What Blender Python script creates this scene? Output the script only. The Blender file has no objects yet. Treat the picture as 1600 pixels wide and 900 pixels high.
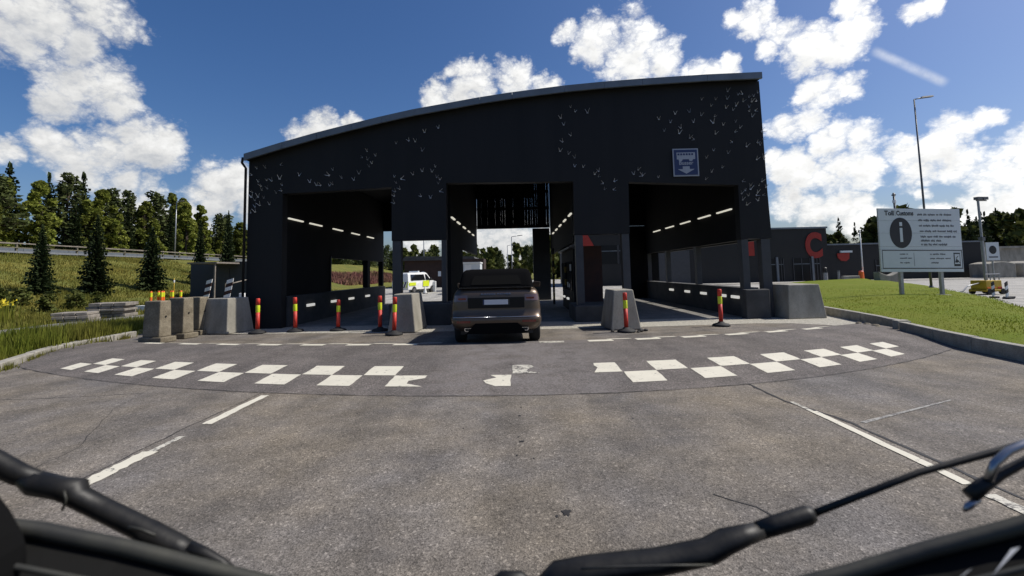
import bpy, bmesh, math, random
from mathutils import Vector, Matrix, noise as mnoise
R = math.radians
random.seed(7)
sc = bpy.context.scene
C = sc.collection

# ------------------------------------------------------------------ camera
cam = bpy.data.cameras.new('camera'); cam_ob = bpy.data.objects.new('camera', cam); C.objects.link(cam_ob)
FPX = 720.0; PITCH = R(4.5); ROLL = R(1.3)
fw = Vector((0, math.cos(PITCH), math.sin(PITCH))); u0 = Vector((0, -math.sin(PITCH), math.cos(PITCH))); r0 = Vector((1, 0, 0))
rt = r0*math.cos(ROLL) - u0*math.sin(ROLL); up = u0*math.cos(ROLL) + r0*math.sin(ROLL)
m = Matrix((rt, up, -fw)).transposed().to_4x4(); m.translation = Vector((0, 0, 1.6))
cam_ob.matrix_world = m
cam.sensor_width = 36; cam.lens = 36*FPX/1600
cam.shift_x = -(808-800)/1600; cam.shift_y = -(450-368.33)/1600
cam.clip_start = 0.05; cam.clip_end = 5000
cam.dof.use_dof = True; cam.dof.focus_distance = 12.0; cam.dof.aperture_fstop = 3.2
sc.camera = cam_ob

# ------------------------------------------------------------------ sun and sky
SUN_EL = R(50); SUN_DIR = Vector((math.cos(SUN_EL)*0.992, math.cos(SUN_EL)*0.12, math.sin(SUN_EL))).normalized()
sun = bpy.data.lights.new('sun', 'SUN'); sun.energy = 4.8; sun.angle = R(0.53); sun.color = (1, 0.95, 0.87)
sun_ob = bpy.data.objects.new('sun', sun); C.objects.link(sun_ob); sun_ob.location = (30, 0, 40)
sun_ob.rotation_euler = (-SUN_DIR).to_track_quat('-Z', 'Y').to_euler()
sc.view_settings.view_transform = 'Standard'; sc.view_settings.look = 'None'
sc.view_settings.exposure = 0.0; sc.view_settings.gamma = 1.0
sc.cycles.use_denoising = True
sc.cycles.max_bounces = 6; sc.cycles.transparent_max_bounces = 8; sc.cycles.caustics_reflective = False; sc.cycles.caustics_refractive = False

# clouds: azimuth, elevation, radius in degrees
CLOUDS = [(-47.0,22.1,3.7),(-43.3,23.6,3.3),(-48.4,20.1,2.6),(-44.9,21.2,2.5),(-45.2,17.4,2.5),(-42.6,17.5,2.9),(-41.2,16.6,2.1),(-45.9,15.8,1.6),(-48.7,10.9,1.6),(-45.0,11.9,2.5),(-42.4,12.0,3.2),(-39.9,12.7,3.3),(-37.9,13.6,1.9),(-43.6,9.8,2.6),(-40.5,9.6,2.4),(-39.0,7.3,2.2),(-41.3,7.7,1.8),(-33.2,9.0,3.0),(-31.2,9.9,2.7),(-35.4,6.9,2.3),(-28.5,7.3,2.8),(-23.4,16.4,2.5),(-25.4,15.5,2.1),(-20.2,17.4,1.5),(-10.0,20.9,1.9),(-5.1,22.5,3.0),(-0.2,23.5,2.6),(3.9,22.0,1.9),(-6.8,20.3,3.0),(6.5,27.8,1.8),(11.3,27.0,3.6),(16.0,26.5,3.2),(18.9,24.1,2.8),(14.3,24.3,3.3),(23.1,22.0,2.1),(25.8,21.6,1.4),(28.7,25.7,2.3),(26.8,26.5,1.3),(31.1,24.2,1.9),(33.4,21.8,2.6),(36.2,21.4,2.2),(29.8,22.8,1.3),(37.5,24.8,1.5),(37.9,22.9,1.7),(34.2,17.9,2.3),(35.9,17.2,1.8),(42.3,22.6,1.4),(43.7,22.9,1.1),(31.1,14.9,2.0),(32.9,14.9,1.6),(35.0,12.3,2.3),(37.1,11.9,2.2),(30.3,10.7,2.1),(32.6,9.7,2.0),(34.8,9.4,2.6),(37.4,9.3,2.2),(40.0,10.5,1.8),(41.3,9.0,2.4),(43.8,12.1,2.0),(42.8,10.8,2.0),(46.2,12.3,1.2),(44.4,9.1,2.0),(46.3,7.6,2.2),(47.9,9.0,1.9),(47.8,7.4,1.9),(30.6,6.5,2.1),(32.9,5.6,2.0),(35.1,5.8,2.0),(36.6,4.3,1.6),(38.6,3.9,1.6),(37.2,5.9,1.3),(43.2,4.0,1.7),(45.7,4.4,2.2),(47.6,4.4,1.9),(42.0,6.5,0.9),(-2.3,3.6,5.5),(-12.4,3.0,3.1),(4.1,3.5,3.2)]

CONTRAIL = ((-.3553, .6208, -.6988), (.6291, .7118, .3124), 3.35)   # plane normal, middle, half length in degrees

def build_world():
    w = bpy.data.worlds.new('World'); sc.world = w; w.use_nodes = True
    nt = w.node_tree; nt.nodes.clear(); N = nt.nodes.new; L = nt.links.new
    def math_(op, a, b=None, c=None, clamp=False):
        n = N('ShaderNodeMath'); n.operation = op; n.use_clamp = clamp
        for i, v in enumerate((a, b, c)):
            if v is None: continue
            if isinstance(v, (int, float)): n.inputs[i].default_value = v
            else: L(v, n.inputs[i])
        return n.outputs[0]
    def vmath(op, a, b):
        n = N('ShaderNodeVectorMath'); n.operation = op
        for i, v in enumerate((a, b)):
            if isinstance(v, (tuple, list, Vector)): n.inputs[i].default_value = tuple(v)
            elif isinstance(v, (int, float)): n.inputs['Scale'].default_value = v
            else: L(v, n.inputs[i])
        return n.outputs[1] if op == 'DOT_PRODUCT' else n.outputs[0]
    def noise(vec, scale, detail=4, rough=.5, dist=0):
        n = N('ShaderNodeTexNoise'); L(vec, n.inputs['Vector']); n.inputs['Scale'].default_value = scale
        n.inputs['Detail'].default_value = detail; n.inputs['Roughness'].default_value = rough; n.inputs['Distortion'].default_value = dist
        return n.outputs['Fac'], n.outputs['Color']
    def smooth(v, a, b):
        n = N('ShaderNodeMapRange'); n.interpolation_type = 'SMOOTHSTEP'; L(v, n.inputs[0])
        n.inputs[1].default_value = a; n.inputs[2].default_value = b; return n.outputs[0]
    tc = N('ShaderNodeTexCoord'); d0 = tc.outputs['Generated']
    n_lo, c_lo = noise(d0, 9, 3, .5)
    warp = vmath('SCALE', vmath('SUBTRACT', c_lo, (.5, .5, .5)), .06)
    n_w2, c_w2 = noise(d0, 30, 4, .6)
    warp2 = vmath('SCALE', vmath('SUBTRACT', c_w2, (.5, .5, .5)), .034)
    d = vmath('NORMALIZE', vmath('ADD', vmath('ADD', d0, warp), warp2), (0, 0, 0))
    d_up = vmath('NORMALIZE', vmath('ADD', d, (.014, 0, .036)), (0, 0, 0)); acc = None; acc_up = None
    for az, el, r in CLOUDS:
        a, e = R(az), R(el); v = (math.sin(a)*math.cos(e), math.cos(a)*math.cos(e), math.sin(e))
        k = 1/(1-math.cos(R(r*1.13)))
        s = math_('MULTIPLY_ADD', vmath('DOT_PRODUCT', d, v), k, 1-k)
        acc = s if acc is None else math_('MAXIMUM', acc, s)
        if r >= 2.0:
            s2 = math_('MULTIPLY_ADD', vmath('DOT_PRODUCT', d_up, v), k, 1-k); acc_up = s2 if acc_up is None else math_('MAXIMUM', acc_up, s2)
    # the same kind of scattered cumulus goes on outside the picture
    nb, _ = noise(d0, 4.2, 5, .55)
    facing = vmath('DOT_PRODUCT', d0, (0, .96, .28))
    gen = math_('MULTIPLY_ADD', nb, 7.0, -4.7)
    gen = math_('SUBTRACT', gen, math_('MULTIPLY', smooth(facing, .50, .66), 6.0))
    acc = math_('MAXIMUM', math_('MAXIMUM', acc, gen), -3.0)
    acc = math_('MINIMUM', acc, 1.0)
    st = N('ShaderNodeMapping'); L(d0, st.inputs[0]); st.inputs['Scale'].default_value = (1, 1, 1.35)
    offs = N('ShaderNodeMapping'); L(d0, offs.inputs[0]); offs.inputs['Scale'].default_value = (1, 1, 1.35); offs.inputs['Location'].default_value = (.010, 0, .020)
    def puffs(vec):
        a_, _ = noise(vec, 16, 1, .5); b_, _ = noise(vec, 38, 6, .62); n_, _ = noise(vec, 9, 3, .5)
        A = math_('ABSOLUTE', math_('MULTIPLY_ADD', a_, 2.0, -1.0)); B = math_('ABSOLUTE', math_('MULTIPLY_ADD', b_, 2.0, -1.0))
        return math_('ADD', math_('MULTIPLY_ADD', B, .95, math_('MULTIPLY_ADD', A, .9, -.42)), math_('MULTIPLY', math_('SUBTRACT', n_, .5), .9))
    b_trail, _ = noise(d0, 60, 3, .6)
    n1 = puffs(st.outputs[0]); n2 = puffs(offs.outputs[0]); n1s = n1
    dens = math_('MULTIPLY_ADD', n1, 1.15, acc)
    alpha = smooth(dens, -.18, .78)
    core = smooth(dens, .35, 1.15)
    CT_N, CT_M, CT_H = CONTRAIL
    along = vmath('DOT_PRODUCT', d0, CT_M); off_ = math_('ABSOLUTE', vmath('DOT_PRODUCT', d0, CT_N))
    trail = math_('MULTIPLY', math_('MULTIPLY', smooth(along, math.cos(R(CT_H*1.05)), math.cos(R(CT_H*.8))), math_('SUBTRACT', 1.0, smooth(off_, .0005, .010))), math_('MULTIPLY_ADD', b_trail, .5, .08))
    alpha = math_('MAXIMUM', alpha, trail)
    relief = math_('SUBTRACT', n1s, n2)
    sunside = smooth(vmath('DOT_PRODUCT', d0, tuple(SUN_DIR)), .05, .75)
    under = smooth(math_('SUBTRACT', math_('MAXIMUM', acc_up, -1.2), math_('MAXIMUM', acc, -1.2)), -.75, .85)
    dark = math_('MULTIPLY', math_('MULTIPLY', under, math_('MULTIPLY_ADD', core, .75, .25)), math_('MULTIPLY_ADD', sunside, -.12, .46))
    br = math_('SUBTRACT', math_('MULTIPLY_ADD', relief, .30, math_('MULTIPLY_ADD', sunside, .30, .83)), dark)
    br = math_('MAXIMUM', br, .36)
    hz = N('ShaderNodeSeparateXYZ'); L(d0, hz.inputs[0])
    ccol = N('ShaderNodeMix'); ccol.data_type = 'RGBA'; L(smooth(br, .35, .85), ccol.inputs['Factor'])
    ccol.inputs['A'].default_value = (.80, .87, 1.0, 1); ccol.inputs['B'].default_value = (1, 1, .99, 1)
    cs = vmath('SCALE', ccol.outputs['Result'], 1.0); cs_node = cs.node; L(math_('MULTIPLY', br, 14.0), cs_node.inputs['Scale'])
    sky = N('ShaderNodeTexSky'); sky.sky_type = 'NISHITA'; sky.sun_disc = False
    sky.sun_elevation = SUN_EL; sky.sun_rotation = math.atan2(SUN_DIR.x, SUN_DIR.y)
    sky.air_density = 1.0; sky.dust_density = 1.9; sky.ozone_density = 1.6; sky.altitude = 100
    hs = N('ShaderNodeHueSaturation'); L(sky.outputs[0], hs.inputs['Color']); hs.inputs['Saturation'].default_value = 1.28; hs.inputs['Value'].default_value = 1.12
    mx = N('ShaderNodeMix'); mx.data_type = 'RGBA'; L(alpha, mx.inputs['Factor']); tint = N('ShaderNodeVectorMath'); tint.operation = 'MULTIPLY'; L(hs.outputs[0], tint.inputs[0]); tint.inputs[1].default_value = (1.0, 1.07, 1.28); L(tint.outputs[0], mx.inputs['A']); L(cs, mx.inputs['B'])
    bg = N('ShaderNodeBackground'); L(mx.outputs['Result'], bg.inputs['Color']); bg.inputs['Strength'].default_value = 0.07
    out = N('ShaderNodeOutputWorld'); L(bg.outputs[0], out.inputs[0])
    w.cycles.sampling_method = 'MANUAL'; w.cycles.sample_map_resolution = 512
build_world()

# ------------------------------------------------------------------ materials
def mat(name, col, rough=.8, metal=0., var=0., vscale=3., col2=None, bump=0., bscale=40., bdist=.01, spec=.5, island=0., fine=None, trans=0., coat=0., objrand=0., stretch=None):
    """procedural principled material: colour varied by noise, optional speckle, bump, per-leaf variation"""
    m = bpy.data.materials.new(name); m.use_nodes = True; nt = m.node_tree; N = nt.nodes.new; L = nt.links.new
    bs = nt.nodes['Principled BSDF']; bs.inputs['Roughness'].default_value = rough; bs.inputs['Metallic'].default_value = metal
    bs.inputs['Specular IOR Level'].default_value = spec; bs.inputs['Coat Weight'].default_value = coat; bs.inputs['Coat Roughness'].default_value = .06
    tc = N('ShaderNodeTexCoord'); vec = tc.outputs['Object']
    if stretch:
        mp = N('ShaderNodeMapping'); L(vec, mp.inputs[0]); mp.inputs['Scale'].default_value = stretch; vec = mp.outputs[0]
    c = (*col, 1); c2 = (*(col2 or [v*(1-var) for v in col]), 1)
    cur = None
    nz = N('ShaderNodeTexNoise'); L(vec, nz.inputs['Vector']); nz.inputs['Scale'].default_value = vscale; nz.inputs['Detail'].default_value = 6; nz.inputs['Roughness'].default_value = .6
    rp = N('ShaderNodeMapRange'); L(nz.outputs['Fac'], rp.inputs[0]); rp.inputs[1].default_value = .35; rp.inputs[2].default_value = .65
    mx = N('ShaderNodeMix'); mx.data_type = 'RGBA'; L(rp.outputs[0], mx.inputs['Factor']); mx.inputs['A'].default_value = c; mx.inputs['B'].default_value = c2
    cur = mx.outputs['Result']
    def mul(cur, fac_out, lo, hi):
        mr = N('ShaderNodeMapRange'); L(fac_out, mr.inputs[0]); mr.inputs[1].default_value = 0; mr.inputs[2].default_value = 1; mr.inputs[3].default_value = lo; mr.inputs[4].default_value = hi
        vm = N('ShaderNodeVectorMath'); vm.operation = 'SCALE'; L(cur, vm.inputs[0]); L(mr.outputs[0], vm.inputs['Scale']); return vm.outputs[0]
    if fine:
        n2 = N('ShaderNodeTexNoise'); L(vec, n2.inputs['Vector']); n2.inputs['Scale'].default_value = fine[0]; n2.inputs['Detail'].default_value = 2; n2.inputs['Roughness'].default_value = .8
        r2 = N('ShaderNodeMapRange'); L(n2.outputs['Fac'], r2.inputs[0]); r2.inputs[1].default_value = .3; r2.inputs[2].default_value = .7
        cur = mul(cur, r2.outputs[0], fine[1], fine[2])
    if island:
        g = N('ShaderNodeNewGeometry'); cur = mul(cur, g.outputs['Random Per Island'], 1-island, 1+island)
    if objrand:
        oi = N('ShaderNodeObjectInfo'); cur = mul(cur, oi.outputs['Random'], 1-objrand, 1+objrand)
    L(cur, bs.inputs['Base Color'])
    if bump:
        nb = N('ShaderNodeTexNoise'); L(vec, nb.inputs['Vector']); nb.inputs['Scale'].default_value = bscale; nb.inputs['Detail'].default_value = 4
        bp = N('ShaderNodeBump'); L(nb.outputs['Fac'], bp.inputs['Height']); bp.inputs['Strength'].default_value = bump; bp.inputs['Distance'].default_value = bdist
        L(bp.outputs[0], bs.inputs['Normal'])
    if trans:
        tr = N('ShaderNodeBsdfTranslucent'); L(cur, tr.inputs['Color']); ms = N('ShaderNodeMixShader'); ms.inputs[0].default_value = trans
        L(bs.outputs[0], ms.inputs[1]); L(tr.outputs[0], ms.inputs[2]); L(ms.outputs[0], nt.nodes['Material Output'].inputs['Surface'])
    return m

def emit(name, col, s):
    m = bpy.data.materials.new(name); m.use_nodes = True; b = m.node_tree.nodes['Principled BSDF']
    b.inputs['Base Color'].default_value = (*col, 1); b.inputs['Emission Color'].default_value = (*col, 1); b.inputs['Emission Strength'].default_value = s
    return m

def asphalt(name, base, warm, speck, patch=.25, worn=None):
    m = bpy.data.materials.new(name); m.use_nodes = True; nt = m.node_tree; N = nt.nodes.new; L = nt.links.new
    bs = nt.nodes['Principled BSDF']; bs.inputs['Roughness'].default_value = .88; bs.inputs['Specular IOR Level'].default_value = .3
    tc = N('ShaderNodeTexCoord'); v = tc.outputs['Object']
    def noise(s, d, r=.6, vec=v):
        n = N('ShaderNodeTexNoise'); L(vec, n.inputs['Vector']); n.inputs['Scale'].default_value = s; n.inputs['Detail'].default_value = d; n.inputs['Roughness'].default_value = r; return n.outputs['Fac']
    def rng(f, a, b, lo, hi):
        n = N('ShaderNodeMapRange'); L(f, n.inputs[0]); n.inputs[1].default_value = a; n.inputs[2].default_value = b; n.inputs[3].default_value = lo; n.inputs[4].default_value = hi; return n.outputs[0]
    def scale(c, f):
        n = N('ShaderNodeVectorMath'); n.operation = 'SCALE'; L(c, n.inputs[0]); L(f, n.inputs['Scale']); return n.outputs[0]
    mx = N('ShaderNodeMix'); mx.data_type = 'RGBA'; L(rng(noise(.55, 5), .35, .65, 0, 1), mx.inputs['Factor'])
    mx.inputs['A'].default_value = (*base, 1); mx.inputs['B'].default_value = (*warm, 1); c = mx.outputs['Result']
    c = scale(c, rng(noise(1.7, 6, .7), .3, .7, 1-patch, 1+patch))
    mp = N('ShaderNodeMapping'); L(v, mp.inputs[0]); mp.inputs['Scale'].default_value = (1.6, .12, 1)
    c = scale(c, rng(noise(1.0, 3, .5, mp.outputs[0]), .35, .65, .85, 1.15))          # wheel tracks along the lane
    vo = N('ShaderNodeTexVoronoi'); L(v, vo.inputs['Vector']); vo.inputs['Scale'].default_value = 120
    sx = N('ShaderNodeSeparateColor'); L(vo.outputs['Color'], sx.inputs[0])
    c = scale(c, rng(sx.outputs[0], 0, 1, 1-speck, 1+speck))                            # stones in the binder
    vo2 = N('ShaderNodeTexVoronoi'); L(v, vo2.inputs['Vector']); vo2.inputs['Scale'].default_value = 62
    sx2 = N('ShaderNodeSeparateColor'); L(vo2.outputs['Color'], sx2.inputs[0])
    c = scale(c, rng(sx2.outputs[1], .86, .97, 1, 1+1.5*speck))
    c = scale(c, rng(sx2.outputs[2], .88, .97, 1, 1-.8*speck))
    if worn:      # the middle lane is scuffed by tyres and ploughs
        sp_ = N('ShaderNodeSeparateXYZ'); L(v, sp_.inputs[0]); ab = N('ShaderNodeMath'); ab.operation = 'ABSOLUTE'; L(sp_.outputs[0], ab.inputs[0])
        n_ = N('ShaderNodeMath'); n_.operation = 'MULTIPLY'; L(rng(ab.outputs[0], .9, 1.9, 1, 0), n_.inputs[0]); L(rng(noise(2.3, 7, .7), .38, .62, 0, 1), n_.inputs[1])
        mw = N('ShaderNodeMix'); mw.data_type = 'RGBA'; L(n_.outputs[0], mw.inputs['Factor']); L(c, mw.inputs['A']); mw.inputs['B'].default_value = (*worn, 1); c = scale(mw.outputs['Result'], rng(sx2.outputs[0], 0, 1, .72, 1.28))
    L(c, bs.inputs['Base Color'])
    bp = N('ShaderNodeBump'); L(vo.outputs['Distance'], bp.inputs['Height']); bp.inputs['Strength'].default_value = .5; bp.inputs['Distance'].default_value = .006
    L(bp.outputs[0], bs.inputs['Normal'])
    return m

def paint(name, col, wear=.5):
    """worn road paint over asphalt"""
    m = bpy.data.materials.new(name); m.use_nodes = True; nt = m.node_tree; N = nt.nodes.new; L = nt.links.new
    bs = nt.nodes['Principled BSDF']; bs.inputs['Roughness'].default_value = .7
    tc = N('ShaderNodeTexCoord')
    n = N('ShaderNodeTexNoise'); L(tc.outputs['Object'], n.inputs['Vector']); n.inputs['Scale'].default_value = 11; n.inputs['Detail'].default_value = 12; n.inputs['Roughness'].default_value = .82
    r = N('ShaderNodeMapRange'); L(n.outputs['Fac'], r.inputs[0]); r.inputs[1].default_value = wear; r.inputs[2].default_value = wear+.05
    n2 = N('ShaderNodeTexNoise'); L(tc.outputs['Object'], n2.inputs['Vector']); n2.inputs['Scale'].default_value = 3; n2.inputs['Detail'].default_value = 5
    mx0 = N('ShaderNodeMix'); mx0.data_type = 'RGBA'; L(n2.outputs['Fac'], mx0.inputs['Factor']); mx0.inputs['A'].default_value = (*col, 1); mx0.inputs['B'].default_value = (*[c*.78 for c in col], 1)
    mx = N('ShaderNodeMix'); mx.data_type = 'RGBA'; L(r.outputs[0], mx.inputs['Factor']); L(mx0.outputs['Result'], mx.inputs['A']); mx.inputs['B'].default_value = (.11, .10, .092, 1)
    L(mx.outputs['Result'], bs.inputs['Base Color'])
    return m

M = {}
M['road'] = asphalt('road_asphalt', (.128, .118, .110), (.172, .146, .112), .42, .30)
M['table'] = asphalt('table_asphalt', (.108, .097, .090), (.130, .114, .102), .40, .22, (.165, .150, .142))
M['yard'] = asphalt('yard_asphalt', (.30, .29, .265), (.36, .345, .31), .22)
M['path'] = asphalt('path_asphalt', (.17, .165, .155), (.21, .20, .185), .3)
M['paint'] = paint('road_paint', (.70, .66, .54), .575)
M['paint_worn'] = paint('worn_road_paint', (.60, .57, .48), .50)
M['streak_pale'] = paint('pale_streak_speckled', (.34, .33, .30), .50)
M['tar'] = mat('tar_joint', (.028, .026, .025), .7, var=.4, vscale=20)
M['grass'] = mat('meadow_grass', (.185, .165, .040), .9, spec=.1, col2=(.105, .125, .032), vscale=.6, fine=(9, .6, 1.35), bump=.8, bscale=14, bdist=.08)
M['lawn'] = mat('lawn_grass', (.125, .165, .014), .9, spec=.1, col2=(.160, .180, .024), vscale=.55, fine=(22, .75, 1.2), bump=.9, bscale=30, bdist=.04)
M['lawnblade'] = mat('mown_grass_blade', (.145, .185, .016), .8, spec=.1, col2=(.18, .20, .028), vscale=.6, island=.3, trans=.45)
M['blade'] = mat('grass_blade', (.135, .165, .020), .8, spec=.12, col2=(.18, .17, .035), vscale=.5, island=.45, trans=.4)
M['blade_dry'] = mat('dry_grass_blade', (.225, .195, .046), .9, spec=.1, col2=(.145, .155, .034), vscale=.22, island=.45, trans=.4)
M['clad'] = mat('black_stained_cladding', (.0100, .0098, .0108), .62, col2=(.0140, .0136, .0144), vscale=1.3, bump=.35, bscale=60, bdist=.004, stretch=(1, 1, .06), spec=.28)
M['clad_in'] = mat('dark_interior_lining', (.008, .008, .0085), .8, var=.3, vscale=1.5, spec=.2)
M['column'] = mat('painted_steel_column', (.045, .046, .052), .5, var=.2, vscale=4, bump=.1)
M['roofmetal'] = mat('grey_roof_flashing', (.17, .19, .215), .45, metal=.35, var=.2, vscale=2)
M['conc'] = mat('pale_concrete', (.35, .33, .28), .9, col2=(.22, .205, .17), vscale=2.0, stretch=(1, 1, .45), fine=(45, .85, 1.12), bump=.4, bscale=30, bdist=.006)
M['conc_old'] = mat('weathered_concrete', (.25, .215, .155), .95, col2=(.15, .125, .085), vscale=3.5, fine=(30, .7, 1.2), bump=.7, bscale=22, bdist=.012)
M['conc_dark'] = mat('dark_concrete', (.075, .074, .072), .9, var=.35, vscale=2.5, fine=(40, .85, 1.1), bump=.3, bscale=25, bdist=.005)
M['kerb'] = mat('granite_kerb', (.36, .34, .29), .9, col2=(.25, .235, .20), vscale=5, fine=(60, .7, 1.2), bump=.5, bscale=30, bdist=.01)
M['cobble'] = mat('cobble_bed', (.36, .34, .285), .95, col2=(.46, .43, .36), vscale=7, fine=(22, .45, 1.3), bump=1., bscale=18, bdist=.03)
M['red'] = mat('red_plastic', (.72, .050, .026), .55, col2=(.46, .040, .026), vscale=7, fine=(40, .8, 1.1))
M['orange'] = mat('orange_plastic', (.85, .16, .02), .45)
M['yellowband'] = mat('yellow_reflective_band', (.72, .80, .035), .35, var=.1, vscale=10)
M['rubber'] = mat('black_rubber', (.02, .02, .021), .75, var=.4, vscale=12)
M['white'] = mat('white_paint', (.78, .78, .76), .5, var=.08, vscale=3)
M['signgrey'] = mat('sign_panel_white', (.62, .66, .68), .45, var=.06, vscale=1.5)
M['black'] = mat('black_print', (.012, .012, .013), .5)
M['print'] = mat('dark_grey_print', (.15, .155, .165), .6)
M['dullwhite'] = mat('faded_sign_white', (.36, .38, .44), .5, var=.1, vscale=6)
M['blue'] = mat('blue_sign_face', (.022, .036, .115), .45, var=.1)
M['galv'] = mat('galvanised_steel', (.34, .35, .36), .45, metal=.6, var=.2, vscale=6)
M['dgalv'] = mat('dark_lamp_steel', (.11, .115, .12), .5, metal=.3)
M['bird'] = mat('folded_metal_bird', (.40, .40, .41), .45, metal=.3, objrand=.5)
M['lamp'] = emit('lamp_tube', (1, .95, .80), .62)
M['lamp_w'] = emit('marker_lamp', (1, .97, .88), .5)
M['bark'] = mat('bark', (.075, .055, .04), .9, var=.5, vscale=6, bump=.8, bscale=12, bdist=.05)
M['spruce'] = mat('spruce_needles', (.026, .040, .015), .75, col2=(.040, .055, .018), spec=.15, vscale=.9, island=.5, objrand=.22, trans=.15)
M['pine'] = mat('pine_needles', (.060, .080, .026), .75, col2=(.088, .102, .034), spec=.15, vscale=.8, island=.5, objrand=.25, trans=.2)
M['leaf'] = mat('broad_leaves', (.150, .185, .030), .6, col2=(.20, .21, .042), spec=.15, vscale=.5, island=.5, objrand=.3, trans=.3)
M['bushleaf'] = mat('shrub_leaves', (.075, .095, .022), .7, col2=(.105, .11, .03), spec=.15, vscale=1, island=.5, objrand=.25, trans=.25)
M['yellowflower'] = mat('yellow_flowers', (.62, .5, .03), .7, island=.3)
M['pinkflower'] = mat('pink_fireweed', (.22, .085, .085), .8, spec=.1, col2=(.17, .12, .06), vscale=.4, island=.4)
M['carpaint'] = mat('bronze_metallic_paint', (.100, .070, .047), .36, metal=.45, var=.04, coat=.35)
M['softtop'] = mat('black_soft_top', (.0050, .0050, .0055), .95, bump=.2, bscale=120, bdist=.002, spec=.03)
M['glossblack'] = mat('gloss_black_trim', (.012, .012, .013), .15, coat=.5)
M['darkglass'] = mat('dark_glass', (.008, .009, .011), .06, spec=.7)
M['farglass'] = mat('unlit_office_glass', (.006, .006, .007), .35, spec=.25)
M['redglass'] = mat('red_lamp_glass', (.16, .012, .01), .12, coat=.8)
M['clearlamp'] = mat('smoked_lamp_lens', (.13, .07, .065), .12, coat=1.)
M['chrome'] = mat('chrome', (.7, .7, .7), .12, metal=1.)
M['tyre'] = mat('tyre_rubber', (.014, .014, .014), .85, bump=.4, bscale=40)
M['rim'] = mat('alloy_rim', (.35, .35, .36), .3, metal=.9)
M['plate'] = mat('number_plate_white', (.62, .63, .66), .4)
M['corten'] = mat('rusty_steel', (.060, .022, .014), .8, col2=(.04, .017, .012), vscale=3, bump=.3)
M['letterred'] = mat('red_letter_paint', (.33, .022, .012), .6, var=.15)
M['farclad'] = mat('far_black_cladding', (.0125, .0122, .0122), .7, var=.3, vscale=.5)
M['brownwall'] = mat('red_brown_boards', (.045, .024, .018), .85, var=.35, vscale=1.5)
M['shed'] = mat('dark_blue_grey_cabin_wall', (.040, .046, .056), .6, var=.15, vscale=.8)
M['vanyellow'] = mat('fluorescent_yellow', (.62, .72, .03), .4)
M['towyellow'] = mat('machine_yellow_paint', (.52, .34, .015), .45, var=.2, vscale=4)
M['wood'] = mat('grey_weathered_wood', (.23, .20, .165), .9, var=.35, vscale=4)
M['woodgreen'] = mat('greenish_fence_rail', (.16, .145, .10), .9, var=.35, vscale=4)
M['cowl'] = mat('black_cowl_plastic', (.004, .004, .0036), .7, spec=.15, var=.3, vscale=8, bump=.15, bscale=60, bdist=.002)
M['cowlrim'] = mat('dusty_rubber_seal', (.040, .039, .028), .6, col2=(.014, .014, .012), vscale=9, bump=.2, bscale=40, bdist=.003)
M['wiper'] = mat('wiper_black', (.0065, .0065, .0062), .5, col2=(.016, .015, .013), vscale=30, bump=.25, bscale=90, bdist=.002, spec=.35)
M['slab'] = mat('stacked_stone_slab', (.30, .27, .23), .9, var=.45, vscale=5, bump=.5)
M['interior'] = mat('cabin_interior_black', (.004, .004, .004), .9, spec=.1)

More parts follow.
